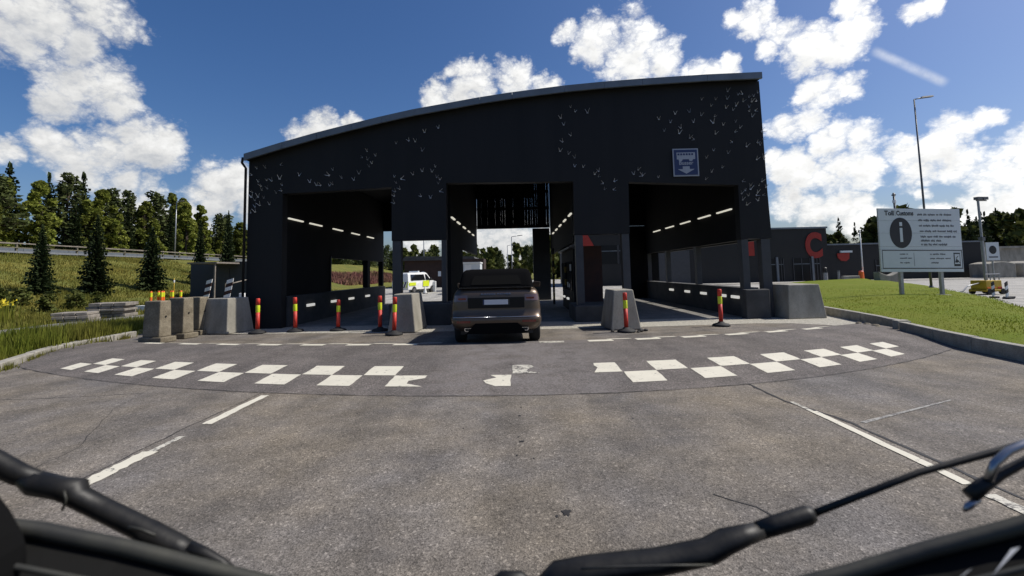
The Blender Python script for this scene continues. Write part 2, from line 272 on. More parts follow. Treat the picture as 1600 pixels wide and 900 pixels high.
# ------------------------------------------------------------------ mesh helpers
class MB:
    def __init__(s): s.v = []; s.f = []; s.m = []
    def add(s, vs, fs, mi=0):
        b = len(s.v); s.v += [tuple(p) for p in vs]; s.f += [tuple(b+i for i in f) for f in fs]; s.m += [mi]*len(fs); return s
    def box(s, x0, x1, y0, y1, z0, z1, mi=0):
        vs = [(x, y, z) for z in (z0, z1) for y in (y0, y1) for x in (x0, x1)]
        return s.add(vs, [(0, 2, 3, 1), (4, 5, 7, 6), (0, 1, 5, 4), (2, 6, 7, 3), (0, 4, 6, 2), (1, 3, 7, 5)], mi)
    def prism(s, poly, y0, y1, mi=0):          # poly in (x,z), extruded along y
        n = len(poly); vs = [(x, y0, z) for x, z in poly] + [(x, y1, z) for x, z in poly]
        return s.add(vs, [tuple(range(n))[::-1], tuple(range(n, 2*n))] + [(i, (i+1) % n, n+(i+1) % n, n+i) for i in range(n)], mi)
    def slab(s, poly, z0, z1, mi=0):           # poly in (x,y), extruded along z
        n = len(poly); vs = [(x, y, z0) for x, y in poly] + [(x, y, z1) for x, y in poly]
        return s.add(vs, [tuple(range(n))[::-1], tuple(range(n, 2*n))] + [(i, (i+1) % n, n+(i+1) % n, n+i) for i in range(n)], mi)
    def tube(s, pts, rad, n=8, mi=0, cap=True, flat=1.0):
        pts = [Vector(p) for p in pts]; rad = rad if isinstance(rad, (list, tuple)) else [rad]*len(pts); rings = []
        for i, p in enumerate(pts):
            t = (pts[min(i+1, len(pts)-1)] - pts[max(i-1, 0)]).normalized()
            ref = Vector((0, 0, 1)) if abs(t.z) < .9 else Vector((1, 0, 0))
            a = t.cross(ref).normalized(); b = a.cross(t).normalized()
            rings.append([p + a*math.cos(2*math.pi*k/n)*rad[i]*flat + b*math.sin(2*math.pi*k/n)*rad[i] for k in range(n)])
        vs = [q for r in rings for q in r]; fs = []
        for i in range(len(pts)-1):
            for k in range(n): fs.append((i*n+k, i*n+(k+1) % n, (i+1)*n+(k+1) % n, (i+1)*n+k))
        if cap: fs += [tuple(range(n))[::-1], tuple(range((len(pts)-1)*n, len(pts)*n))]
        return s.add(vs, fs, mi)
    def lathe(s, prof, n=16, cx=0, cy=0, mi=0):  # prof: (r,z)
        vs = []; fs = []
        for r, z in prof:
            vs += [(cx+r*math.cos(2*math.pi*k/n), cy+r*math.sin(2*math.pi*k/n), z) for k in range(n)]
        for i in range(len(prof)-1):
            for k in range(n): fs.append((i*n+k, i*n+(k+1) % n, (i+1)*n+(k+1) % n, (i+1)*n+k))
        fs += [tuple(range(n))[::-1], tuple(range((len(prof)-1)*n, len(prof)*n))]
        return s.add(vs, fs, mi)
    def mesh(s, name, mats):
        me = bpy.data.meshes.new(name); me.from_pydata(s.v, [], s.f); mats = mats if isinstance(mats, (list, tuple)) else [mats]
        for mm in mats: me.materials.append(M[mm])
        if any(s.m): me.polygons.foreach_set('material_index', s.m)
        me.update(); return me
    def build(s, name, mats, parent=None, smooth=False, bevel=0., loc=None, rot=None):
        o = link(name, s.mesh(name, mats), parent)
        if smooth: o.data.polygons.foreach_set('use_smooth', [True]*len(o.data.polygons))
        if bevel:
            b = o.modifiers.new('bevel', 'BEVEL'); b.width = bevel; b.segments = 2; b.limit_method = 'ANGLE'
        if loc: o.location = loc
        if rot: o.rotation_euler = rot
        return o
def link(name, data, parent=None):
    o = bpy.data.objects.new(name, data); C.objects.link(o)
    if parent: o.parent = parent
    return o
def tag(o, label=None, cat=None, group=None, kind=None):
    if label: o['label'] = label
    if cat: o['category'] = cat
    if group: o['group'] = group
    if kind: o['kind'] = kind
    return o
def empty(name, loc=(0, 0, 0), rz=0, ry=0):
    o = bpy.data.objects.new(name, None); C.objects.link(o); o.location = loc; o.rotation_euler = (0, ry, rz); o.empty_display_size = .2; return o
def copy_tree(o, parent=None):
    c = o.copy(); C.objects.link(c); c.parent = parent
    for k in o.children: copy_tree(k, c)
    return c
def lerp(tab, x):
    if x <= tab[0][0]: return tab[0][1]
    for (a, b), (c, d) in zip(tab, tab[1:]):
        if x <= c: return b + (d-b)*(x-a)/(c-a)
    return tab[-1][1]
def smoothstep(a, b, x):
    t = max(0, min(1, (x-a)/(b-a))); return t*t*(3-2*t)
def text_mesh(body, size, mats, align='CENTER', bold=0.):
    cu = bpy.data.curves.new('lettering', 'FONT'); cu.body = body; cu.size = size; cu.align_x = align; cu.offset = bold; cu.extrude = .002
    o = bpy.data.objects.new('lettering', cu); C.objects.link(o)
    dg = bpy.context.evaluated_depsgraph_get(); me = bpy.data.meshes.new_from_object(o.evaluated_get(dg))
    bpy.data.objects.remove(o); bpy.data.curves.remove(cu)
    me.transform(Matrix.Rotation(R(90), 4, 'X')); me.materials.clear(); me.materials.append(M[mats]); return me

# ------------------------------------------------------------------ ground
KX = [(-30, -6.0), (2, -7.2), (5.5, -8.1), (8.61, -9.55), (9.51, -10.03), (10.97, -10.69), (13.5, -11.07), (17, -12.6), (20, -13.3), (24, -14), (30, -17), (36, -19.5), (60, -15.5), (100, -12), (400, -12)]
XF = [(-30, -21), (20, -21.5), (32, -23), (50, -20.5), (70, -18.0), (100, -16), (400, -16)]
def bank(x, y):
    d = lerp(XF, y) - x
    if d <= 0: return 0.
    h = 3.75*(0.6*max(0, min(1, d/18)) + 0.4*smoothstep(0, 18, d))
    n = mnoise.noise(Vector((x*.22, y*.22, 3))) * .22 + mnoise.noise(Vector((x*.7, y*.7, 9))) * .08
    return h + n*smoothstep(0, 4, d)*(1-smoothstep(16, 19, d))
def ground_z(x, y):
    off = lerp(KX, y) - x
    return (-.06 if off < 0 else .09*smoothstep(0, .12, off)) + bank(x, y)
def build_ground():
    mb = MB(); ys = [-30, -10] + [y*1.0 for y in range(0, 100)] + [105, 115, 130, 160, 220, 320, 900]
    offs = [0, .12, .4, .9, 1.5, 2.2, 3] + [4+.9*i for i in range(40)] + [44, 50, 60, 80, 120, 200, 900]
    vs = []
    for y in ys:
        k = lerp(KX, y)
        for i, o in enumerate(offs): vs.append((k-o, y, ground_z(k-o-.001, y) if i else -.07))
    n = len(offs)
    mb.add(vs, [(j*n+i, (j+1)*n+i, (j+1)*n+i+1, j*n+i+1) for j in range(len(ys)-1) for i in range(n-1)])
    b = []
    for y in ys: b += [(lerp(KX, y), y, -.07), (900, y, -.07)]
    mb.add(b, [(2*j, 2*j+1, 2*j+3, 2*j+2) for j in range(len(ys)-1)])
    o = mb.build('ground', 'grass', smooth=True); tag(o, kind='structure'); return o
build_ground()

def sheet(name, poly, z, m):
    o = MB().add([(x, y, z) for x, y in poly], [tuple(range(len(poly)))]).build(name, m); tag(o, kind='structure'); return o
sheet('yard', [(-13.2, 12), (-13.4, 20), (-14.1, 24), (-17, 30), (-19.3, 36), (-16, 60), (-13, 90), (28, 90), (34, 70), (110, 70), (110, -6), (5, -6), (5, 12)], -.012, 'yard')
road = sheet('road', [(-6, -12), (-9.8, 8.6), (-10.9, 11), (-11.3, 13.4), (-12.0, 15.2), (10.4, 15.2), (9.3, 11.3), (8.3, 7.4), (7.0, 2), (6, -12)], 0, 'road')
def strip(name, tab, z, m):
    vs = []; 
    for y, a, b in tab: vs += [(a, y, z), (b, y, z)]
    o = MB().add(vs, [(2*i, 2*i+1, 2*i+3, 2*i+2) for i in range(len(tab)-1)]).build(name, m); tag(o, kind='structure'); return o
strip('path', [(2, -15.8, -12.6), (8, -15.8, -13.5), (12.8, -16.2, -14.2), (16.4, -16.6, -14.7), (20, -16.2, -13.2), (24, -16.4, -13.0), (30, -18.5, -15)], .135, 'path')
strip('upper_road', [(y, -49, -42.6) for y in range(10, 130, 10)], 3.95, 'path')
pv = [(-8.6, 13.5, 14.9), (-6, 13.2, 14.9), (-4, 12.95, 14.9), (0, 12.9, 14.9), (4, 12.95, 14.9), (6.6, 13.15, 14.9), (7.6, 12.95, 14.9), (8.2, 12.45, 15.9), (8.7, 11.55, 15.9), (8.98, 11.1, 15.9), (9.3, 12.2, 15.9), (9.55, 13.4, 15.9), (10.0, 15.6, 15.9)]
mb = MB(); vs = []
for x, y, y2 in pv: vs += [(x, y, .006), (x, y2, .006)]
paving = mb.add(vs, [(2*i, 2*i+2, 2*i+3, 2*i+1) for i in range(len(pv)-1)]).build('cobbled_strip', 'cobble'); tag(paving, kind='structure')
hallfloor = sheet('hall_floor', [(-7.5, 14.85), (7.9, 14.85), (7.9, 26.5), (-7.5, 26.5)], .009, 'path')

# lawn with a slight crown
LL = [(1, 6.6), (4, 7.62), (7.42, 8.12), (9.03, 8.40), (10.81, 8.95), (11.35, 9.24), (13.48, 9.76), (16.15, 10.25), (25, 13.5), (34, 18.7), (40.4, 24), (42.3, 30.8)]
LR = [(1, 6.9), (4, 8.9), (9, 11.8), (14.6, 15.84), (17.95, 18.5), (23, 21.84), (30, 26.5), (38, 30.8), (42.3, 32.1)]
def lawn_z(x, y):
    a, b = lerp(LL, y), lerp(LR, y); u = max(0, min(1, (x-a)/(b-a)))
    return .17 + .14*math.sin(math.pi*u)*smoothstep(2, 10, y)
mb = MB(); ys = [1+i*.7 for i in range(60)]; vs = []; n = 25
for y in ys:
    a, b = lerp(LL, y), lerp(LR, y)
    for i in range(n):
        x = a+(b-a)*i/(n-1); vs.append((x, y, lawn_z(x, y) + (.03*mnoise.noise(Vector((x, y, 0))) if 0 < i < n-1 else 0) - (.12 if i == n-1 else 0)))
lawn = mb.add(vs, [(j*n+i, j*n+i+1, (j+1)*n+i+1, (j+1)*n+i) for j in range(len(ys)-1) for i in range(n-1)]).build('lawn', 'lawn', smooth=True); tag(lawn, kind='structure')

# ------------------------------------------------------------------ kerbs of single stones
def kerb(name, pts, w, h, step, m, side):
    root = empty(name); tag(root, kind='structure'); segs = []
    P = [Vector((x, y, 0)) for x, y in pts]; cum = [0]
    for a, b in zip(P, P[1:]): cum.append(cum[-1]+(b-a).length)
    def at(s):
        for i in range(len(P)-1):
            if s <= cum[i+1] or i == len(P)-2: return P[i]+(P[i+1]-P[i])*((s-cum[i])/(cum[i+1]-cum[i]))
    s = 0
    while s < cum[-1]-.2:
        e = min(s+step*random.uniform(.92, 1.08), cum[-1]); a, b = at(s), at(e-.012); t = (b-a).normalized(); nrm = Vector((t.y, -t.x, 0))*side
        j = random.uniform(-.012, .012); hh = h+random.uniform(-.008, .008)
        mb = MB(); q = [a+nrm*j, b+nrm*j, b+nrm*(w+j), a+nrm*(w+j)]
        mb.slab([(v.x, v.y) for v in q], -.1, hh); o = mb.build('kerb_stone', m, root, bevel=.018); s = e
    return root
kerb('kerb_left', [(-8.1, 5.5), (-9.55, 8.61), (-10.03, 9.51), (-10.69, 10.97), (-11.07, 13.5)], .17, .15, 1.0, 'kerb', -1)
kerb('kerb_right', [(6.9, 2.2), (7.55, 4.2), (7.95, 7.42), (8.23, 9.03), (8.78, 10.81)], .16, .25, 1.05, 'kerb', 1)
kerb('kerb_right', [(9.02, 10.95), (9.59, 13.48), (10.05, 15.9)], .16, .25, 1.05, 'kerb', 1)
kerb('kerb_end', [(8.80, 10.86), (9.16, 10.97)], .14, .27, .5, 'kerb', -1)
for i, (x, y, r) in enumerate([(8.72, 11.35, .09), (8.85, 11.6, .11), (8.62, 11.75, .07), (8.9, 11.95, .10), (8.7, 12.05, .06), (8.55, 11.45, .06), (8.98, 12.35, .08)]):
    mb = MB(); pr = [(r*.5, 0), (r*.95, r*.25), (r, r*.55), (r*.6, r*.95)]
    mb.lathe(pr, 7); mb.v = [(a*(1+.25*mnoise.noise(Vector((a*9, b*9, i)))), b*(1+.3*mnoise.noise(Vector((b*9, i, a*9)))), c) for a, b, c in mb.v]
    o = mb.build('rubble_stone', 'conc_old', loc=(x, y, .0), rot=(0, 0, i*1.3))
    tag(o, ['broken stone nearest the lawn kerb corner', 'largest broken stone at the lawn kerb corner', 'small stone left of the large one by the lawn kerb', 'big rough stone behind the large one by lawn kerb', 'smallest loose stone in the heap by the lawn kerb', 'leftmost small stone of the heap by the lawn kerb', 'farthest loose stone along the lawn kerb'][i], 'stone', 'broken stones at the lawn kerb corner')

# ------------------------------------------------------------------ speed table with chequered ramps
AL = [(6.13, .0285), (6.55, .0264), (7.74, .0217), (10.03, .0147), (10.75, .0125)]
AR = [(6.13, .0440), (6.55, .0410), (7.74, .0320), (10.03, .0265), (10.75, .0240)]
ZP = [(6.13, .004), (6.5, .016), (7.8, .075), (9.9, .075), (10.3, .06), (10.8, .005)]
def ty(x, yc): return yc + lerp(AL if x < .4 else AR, yc)*(x-.4)**2
def tz(yc): return lerp(ZP, yc)
mb = MB(); ycs = [6.13, 6.35, 6.55, 6.85, 7.13, 7.45, 7.8, 8.5, 9.2, 9.9, 10.1, 10.3, 10.55, 10.8]; xs = [-10.6+.4*i for i in range(50)]; n = len(xs)
vs = [(x, ty(x, yc), tz(yc)) for yc in ycs for x in xs]
vs += [(x, ty(x, 6.13)-.002, -.02) for x in xs]
table = mb.add(vs, [(j*n+i, j*n+i+1, (j+1)*n+i+1, (j+1)*n+i) for j in range(len(ycs)-1) for i in range(n-1)] + [(len(ycs)*n+i, len(ycs)*n+i+1, i+1, i) for i in range(n-1)]).build('speed_table', 'table', smooth=False); tag(table, kind='structure')
def square(x0, x1, c0, c1, m='paint', jag=0):
    mb = MB(); nx, ny = 5, 4; vs = []
    for j in range(ny+1):
        yc = c0+(c1-c0)*j/ny; a = x0 + (random.uniform(-.12, .1) if jag & 1 else random.uniform(-.008, .008)); b = x1 + (random.uniform(-.25, .08) if jag & 2 else random.uniform(-.008, .008))
        for i in range(nx+1):
            x = a+(b-a)*i/nx; vs.append((x, ty(x, yc), tz(yc)+.005))
    mb.add(vs, [(j*(nx+1)+i, j*(nx+1)+i+1, (j+1)*(nx+1)+i+1, (j+1)*(nx+1)+i) for j in range(ny) for i in range(nx)])
    mb.build('painted_square', m, table)
ga = [(-8.45, .37), (-7.7, .41), (-6.87, .45), (-5.97, .47), (-5.03, .50), (-4.0, .52), (-2.97, .52)]
for x, w in ga: square(x, x+w-.01, 6.55, 7.13); square(x+w, x+2*w-.01, 7.14, 7.72)
square(-1.93, -1.45, 6.55, 7.13, 'paint', 2)
square(-.45, -.14, 6.55, 7.13, 'paint', 1); square(-.12, .28, 7.2, 7.72, 'paint_worn', 2)
square(1.22, 1.56, 7.14, 7.72, 'paint', 1)
for x, w in [(1.58, .52), (2.65, .52), (3.68, .50), (4.65, .46), (5.52, .43), (6.32, .40)]:
    square(x, x+w-.01, 6.55, 7.13); square(x+w, x+2*w-.01, 7.14, 7.72)
for k in range(16):
    x = -9.2+1.07*k
    if -1.9 < x < -.6: continue
    if x > 6.9: continue
    mm = 'paint_worn' if -.7 < x < 1.0 else 'paint'
    square(x, x+.54, 10.03, 10.37, mm); 
    if not -.7 < x < .6: square(x+.5, x+1.02, 10.38, 10.72, mm)
# tar joint along the front edge of the table
def joint(pts, w, name='tar_joint', parent=None, m='tar', z=.008):
    mb = MB(); vs = []; p = []
    for a, b in zip(pts, pts[1:]):
        a, b = Vector(a), Vector(b); k = max(2, int((b-a).length/.12))
        p += [a+(b-a)*i/k for i in range(k)]
    p.append(Vector(pts[-1]))
    for i, q in enumerate(p):
        t = (p[min(i+1, len(p)-1)]-p[max(i-1, 0)]).normalized(); nn = Vector((t.y, -t.x)); j = random.uniform(-.012, .012); ww = w*random.uniform(.45, 1.2)
        vs += [(q.x+nn.x*(j-ww/2), q.y+nn.y*(j-ww/2), z), (q.x+nn.x*(j+ww/2), q.y+nn.y*(j+ww/2), z)]
    mb.add(vs, [(2*i, 2*i+1, 2*i+3, 2*i+2) for i in range(len(p)-1)]); return mb.build(name, m, parent or road)
joint([(x, ty(x, 6.11)) for x in [-9.6+.5*i for i in range(36)]], .014)
joint([(3.1, 7.0), (3.14, 5.6), (3.33, 4.9), (3.36, 3.4), (3.4, 1.5)], .045, z=.004)
joint([(-3.6, 6.7), (-3.63, 5.2), (-3.58, 3.9)], .014, z=.003)
joint([(-5.6, 7.3), (-5.1, 5.9), (-4.3, 4.6), (-4.1, 3.4)], .006, z=.003)
joint([(-8.6, 6.6), (-6.9, 6.5), (-5.2, 6.7)], .01, z=.003)
joint([(1.35, 3.4), (1.55, 3.2), (1.62, 3.05)], .012, z=.003)
joint([(-9.0, 12.2), (-5.5, 11.9), (-3.2, 12.2), (-2.4, 12.7)], .02, z=.003)
joint([(2.6, 11.4), (3.4, 11.5), (6.4, 12.5), (8.4, 13.2)], .02, z=.003)
def stripe(x, y0, y1, w, m, z=.005, x2=None):
    x2 = x if x2 is None else x2; mb = MB(); n = 14; vs = []
    for i in range(n+1):
        t = i/n; xx = x+(x2-x)*t; a, b = w/2*random.uniform(.78, 1.1), w/2*random.uniform(.78, 1.1); vs += [(xx-a, y0+(y1-y0)*t, z), (xx+b, y0+(y1-y0)*t, z)]
    mb.add(vs, [(2*i, 2*i+1, 2*i+3, 2*i+2) for i in range(n)]).build('lane_dash', m, road)
stripe(-3.48, 5.23, 6.42, .12, 'paint'); stripe(-3.48, 3.75, 4.45, .15, 'paint'); stripe(-3.47, 4.45, 4.85, .07, 'paint_worn')
stripe(3.21, 3.45, 5.2, .085, 'paint', z=.006); stripe(3.19, 5.2, 5.57, .05, 'paint_worn', z=.006); stripe(3.2, 2.7, 3.3, .10, 'paint_worn', z=.006)
def faint(a, b, w):
    a, b = Vector(a), Vector(b); t = (b-a).normalized(); nn = Vector((t.y, -t.x))*w/2; q = [a-nn, b-nn*.4, b+nn*.4, a+nn]
    MB().add([(v.x, v.y, .005) for v in q], [(0, 3, 2, 1)]).build('pale_streak', 'streak_pale', road)  # pale speckled streak on the asphalt, narrower towards its far end
random.seed(17)
def stain(x, y, r, sy=1.5):
    n = 16; MB().add([(x+r*math.cos(2*math.pi*k/n)*random.uniform(.4, 1.2), y+sy*r*math.sin(2*math.pi*k/n)*random.uniform(.4, 1.2), .0035) for k in range(n)], [tuple(range(n))]).build('stain', 'tar', road)
for x, y, r in [(.285, 3.195, .035), (.22, 3.15, .012), (-.017, 5.28, .02), (-.002, 4.5, .025), (-.03, 4.62, .014), (-.044, 4.17, .012), (.1, 4.1, .01), (.0, 5.6, .015), (-.6, 4.9, .012), (1.2, 5.1, .014), (-1.9, 5.5, .014)]: stain(x, y, r)
faint((3.45, 4.80), (5.0, 5.5), .05)

# ------------------------------------------------------------------ the customs hall
hall = empty('customs_hall', (0, 0, 0)); tag(hall, 'large black canopy hall with three drive-through bays and rising roof', 'building')
ROOF = [(-8.61, 5.48), (-7.4, 5.83), (-6.3, 6.12), (-5.2, 6.38), (-4.23, 6.60), (-3.2, 6.81), (-2.15, 6.98), (-1.1, 7.15), (-.06, 7.29), (1.61, 7.47), (2.9, 7.57), (4.12, 7.64), (6.21, 7.73), (7.97, 7.77)]
YF, YB = 14.6, 25.8
low = [(x, z-.13) for x, z in ROOF]; low[0] = (-8.58, 5.35); low[-1] = (8.0, 7.63)
facade_poly = [(-8.58, 0)] + low + [(8.04, 4.0), (8.08, 2.48), (7.10, 2.48), (7.12, 4.22), (3.61, 4.40), (3.58, 2.74), (1.82, 2.74), (1.84, 4.46), (-2.24, 4.50), (-2.25, 2.68), (-3.99, 2.68), (-3.99, 4.40), (-7.48, 4.27), (-7.46, 0)]
MB().prism(facade_poly, YF, YF+.32).build('facade', 'clad', hall)
mb = MB(); n = len(ROOF)
mb.add([(x, 14.42, z) for x, z in ROOF] + [(x, 26.3, z) for x, z in ROOF] + [(x, 14.42, z-.125) for x, z in ROOF] + [(x, 26.3, z-.125) for x, z in ROOF],
       [(i, i+1, n+i+1, n+i) for i in range(n-1)] + [(2*n+i, 3*n+i, 3*n+i+1, 2*n+i+1) for i in range(n-1)] + [(n+i, n+i+1, 3*n+i+1, 3*n+i) for i in range(n-1)] + [(0, n, 3*n, 2*n), (n-1, 3*n-1, 4*n-1, 2*n-1)])
mb.build('roof_deck', 'clad_in', hall)
for i in range(n-1):                                        # front flashing in lengths
    (x0, z0), (x1, z1) = ROOF[i], ROOF[i+1]; g = .008
    MB().prism([(x0+g, z0-.16), (x1, z1-.16), (x1, z1+.05), (x0+g, z0+.05)], 14.33, 14.41).build('roof_flashing', 'roofmetal', hall)
MB().tube([(-8.64, 14.37, 5.42), (-8.67, 14.37, 5.25), (-8.62, 14.5, 5.1), (-8.62, 14.5, .2)], .04).build('downpipe', 'clad', hall, smooth=True)
def roof_z(x): return lerp(ROOF, x)-.13
# front and inner columns
for x0, x1, zb, zt in [(-3.97, -3.70, .70, 2.67), (-2.41, -2.27, .70, 2.67), (1.85, 2.09, .52, 2.73), (3.33, 3.56, .52, 2.73), (7.12, 7.33, .9, 2.47), (7.74, 8.02, 0, 2.47)]:
    MB().box(x0, x1, YF+.02, YF+.29, zb, zt).build('column', 'column', hall)
for y in (18.5, 22.2, 25.4): MB().box(7.16, 7.36, y, y+.22, .95, 2.44).build('column', 'column', hall)
MB().box(.88, 1.84, 26.0, 26.35, 0, 4.04).build('column', 'column', hall)
# side walls
mb = MB(); mb.box(-7.74, -7.5, 14.93, 18.5, 1.0, roof_z(-7.7)); mb.box(-7.74, -7.5, 18.502, YB, 2.34, roof_z(-7.7)); mb.box(-7.74, -7.5, 23.05, 23.45, 1.0, 2.338); mb.box(-7.74, -7.5, 25.6, YB, 1.0, 2.338)
mb.build('side_wall', 'clad_in', hall)
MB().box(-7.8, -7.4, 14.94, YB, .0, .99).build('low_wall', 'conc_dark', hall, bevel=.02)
MB().box(-7.49, -7.46, 18.44, 18.49, 1.0, 2.4).build('window_edge', 'column', hall)
mb = MB(); mb.box(7.16, 7.4, 14.94, YB, 2.46, roof_z(7.2)); mb.build('side_wall', 'clad_in', hall)
MB().box(7.9, 8.03, 14.94, YB, 2.46, roof_z(8.0)-.02).build('outer_wall', 'clad', hall)
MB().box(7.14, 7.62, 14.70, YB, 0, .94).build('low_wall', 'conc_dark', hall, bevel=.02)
mb = MB(); mb.box(-2.40, -2.26, 15.6, 19.0, .0, roof_z(-2.3)); mb.box(-2.40, -2.26, 19.002, YB-.01, 2.6, roof_z(-2.3)); mb.build('divider_wall', 'clad_in', hall)
MB().box(1.86, 2.0, 15.3, YB-.01, 2.55, roof_z(1.9)).build('divider_wall', 'clad_in', hall)
mb = MB(); mb.box(6.2, 7.88, YB, YB+.18, 0, 4.03); mb.build('back_wall', 'clad_in', hall)
# island plinths
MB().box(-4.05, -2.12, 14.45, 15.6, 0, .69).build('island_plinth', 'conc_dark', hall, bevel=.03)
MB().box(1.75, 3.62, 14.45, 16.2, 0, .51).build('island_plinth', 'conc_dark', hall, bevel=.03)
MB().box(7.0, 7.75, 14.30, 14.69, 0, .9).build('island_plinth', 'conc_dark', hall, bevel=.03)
# back fascia: closed over the outer bays, loosely slatted over the middle one
def fascia(x0, x1, name='back_fascia'):
    k = 8; top = [(x0+(x1-x0)*i/k, roof_z(x0+(x1-x0)*i/k)-.005) for i in range(k+1)]
    MB().prism([(x0, 4.05)]+top+[(x1, 4.05)], YB+.002, YB+.16).build(name, 'clad_in', hall)
fascia(-8.4, -2.262); fascia(1.87, 7.87)
mb = MB(); x = -2.24; random.seed(3)
for y0, y1 in [(YB+.02, YB+.05)]:
    while x < 1.84:
        w = random.uniform(.10, .16); gap = .0 if random.random() < .55 else random.uniform(.001, .004)
        if .95 < x < 1.6: gap = random.uniform(.0, .009)
        mb.box(x, min(x+w, 1.85), y0, y1, 4.05, roof_z(x)-.02); x += w+gap
mb.build('slat_screen', 'clad_in', hall)['kind'] = 'stuff'
for z in (4.08, 5.1, 6.05): MB().box(-2.25, 1.85, YB+.06, YB+.16, z, z+.16).build('screen_rail', 'clad_in', hall)
MB().box(-2.26, 0.9, YB-.05, YB+.0, 5.75, 7.0).build('screen_panel', 'clad_in', hall)
MB().box(-.3, .05, YB-.08, YB-.052, 4.1, 4.3).build('signal_box', 'corten', hall)
# strip lights on the walls, marker lamps on the low walls
def lamp(x, y0, y1, z, sx, m='lamp', h=.045, name='strip_light'):
    o = MB().box(x, x+.06*sx if sx > 0 else x, y0, y1, z, z+h) if sx > 0 else MB().box(x-.06, x, y0, y1, z, z+h)
    return o.build(name, m, hall)
for y0 in (15.0, 16.55, 18.65, 20.75, 22.9): lamp(-7.5, y0, y0+1.0, 3.5, 1)
for y0 in (15.7, 17.2, 19.1, 21.0, 22.9): lamp(-2.26, y0, y0+.75, 3.5, 1)
for y0 in (15.4, 17.2, 19.1, 21.0, 22.9): lamp(1.86, y0, y0+.75, 3.5, -1)
for y0 in (15.2, 16.9, 18.9, 20.9, 22.9): lamp(7.16, y0, y0+1.1, 3.5, -1)
for y0 in (16.2, 18.3, 20.2, 22.4): lamp(-7.4, y0, y0+.55, .56, 1, 'lamp_w', .09, 'marker_lamp')
for y0 in (15.0, 15.95, 17.6, 19.3, 21.3): lamp(7.14, y0, y0+.5, .58, -1, 'lamp_w', .09, 'marker_lamp')
for y0 in (17.0, 18.4): lamp(1.86, y0, y0+.4, .55, -1, 'lamp_w', .07, 'marker_lamp')
# folded metal birds
BIRDS = [(-7.56,5.26),(-8.04,5.17),(-8.32,5.15),(-8.48,4.95),(-6.96,4.89),(-5.99,4.88),(-5.87,5.05),(-8.26,4.72),(-8.0,4.76),(-7.83,4.74),(-7.58,4.8),(-8.17,4.58),(-8.14,4.45),(-7.96,4.49),(-7.49,4.59),(-7.51,4.41),(-7.68,4.34),(-8.44,4.38),(-8.48,4.23),(-8.26,4.23),(-8.08,4.19),(-8.36,4.12),(-8.2,3.96),(-7.89,3.98),(-8.35,3.91),(-8.34,3.75),(-8.48,3.73),(-6.61,4.67),(-6.39,4.56),(-6.26,4.56),(-5.98,4.54),(-5.87,4.58),(-5.58,4.78),(-5.2,4.71),(-5.04,4.91),(-4.77,5.64),(-4.92,5.44),(-4.76,5.36),(-4.5,5.48),(-4.62,5.24),(-4.7,5.13),(-3.84,5.87),(-3.43,5.95),(-3.22,5.92),(-2.92,6.22),(-2.47,6.35),(-3.01,5.61),(-2.58,5.08),(-2.69,4.92),(-3.0,4.94),(-3.3,4.84),(-3.9,4.78),(-3.68,4.71),(-3.83,4.58),(-3.87,4.3),(-3.72,4.38),(-3.9,4.16),(-3.9,3.93),(-2.54,4.73),(-2.44,4.66),(-2.49,4.53),(-2.44,4.28),(-3.04,4.13),(-2.74,4.07),(6.95,7.35),(6.55,7.09),(6.92,7.1),(6.09,7.09),(6.39,6.88),(7.29,7.23),(7.43,7.25),(7.63,7.14),(7.79,7.17),(7.71,6.99),(7.88,7.01),(7.92,7.28),(7.44,7.0),(7.19,6.86),(7.62,6.81),(7.09,6.72),(7.62,6.67),(7.81,6.69),(7.7,6.49),(6.87,6.8),(5.68,6.69),(6.05,6.57),(6.48,6.52),(5.21,6.64),(6.43,6.31),(6.75,6.24),(7.15,6.33),(7.28,6.13),(4.68,6.47),(5.04,6.36),(5.79,6.35),(5.37,6.17),(4.83,6.08),(5.31,5.99),(5.64,5.83),(5.77,5.79),(6.48,5.95),(7.11,6.0),(7.01,5.67),(7.97,5.99),(7.45,5.51),(7.81,5.63),(7.9,5.55),(8.0,5.74),(6.39,5.4),(6.85,5.3),(7.75,5.08),(8.0,5.08),(7.98,5.18),(6.63,4.84),(6.28,4.71),(6.08,4.47),(6.14,5.17),(7.25,4.38),(7.52,4.25),(7.78,4.24),(7.99,4.17),(7.49,4.12),(7.72,4.02),(7.33,4.08),(7.22,3.78),(7.42,3.91),(7.72,3.75),(7.87,4.36),(7.88,3.92),(7.67,3.92),(7.2,3.98),(7.35,3.62),(4.57,4.57),(4.06,4.64),(1.83,6.94),(1.97,6.79),(2.37,6.74),(1.5,6.59),(1.59,6.36),(1.81,6.0),(1.54,5.8),(1.44,5.5),(1.71,5.4),(1.91,5.27),(1.9,4.98),(2.17,4.96),(2.53,4.72),(2.66,4.81),(2.65,4.64),(2.79,4.42),(3.15,4.47),(2.83,4.22),(3.93,4.83),(3.79,4.69),(4.07,4.65),(3.11,4.21)]
def wing(sx, w, l, out):
    # thin folded sheet: root at the wall, tip standing out
    a = Vector((0, 0, 0)); b = Vector((sx*l*.55, -out, l)); t = Vector((sx*w, -.012, .0)); d = Vector((0, -.006, 0))
    return [a, a+t, b+t*.55, b, a+d, a+t+d, b+t*.55+d, b+d]
def bird_mesh(l, out):
    mb = MB(); F = [(0, 1, 2, 3), (7, 6, 5, 4), (0, 4, 5, 1), (1, 5, 6, 2), (2, 6, 7, 3), (3, 7, 4, 0)]
    mb.add(wing(1, .022, l, out), F); mb.add(wing(-1, .022, l*.95, out*.8), F); mb.box(-.035, .035, -.02, 0, -.018, .012); return mb.mesh('bird_ornament', 'bird')
bm_ = [bird_mesh(.13, .05), bird_mesh(.15, .09), bird_mesh(.12, .11)]
random.seed(5)
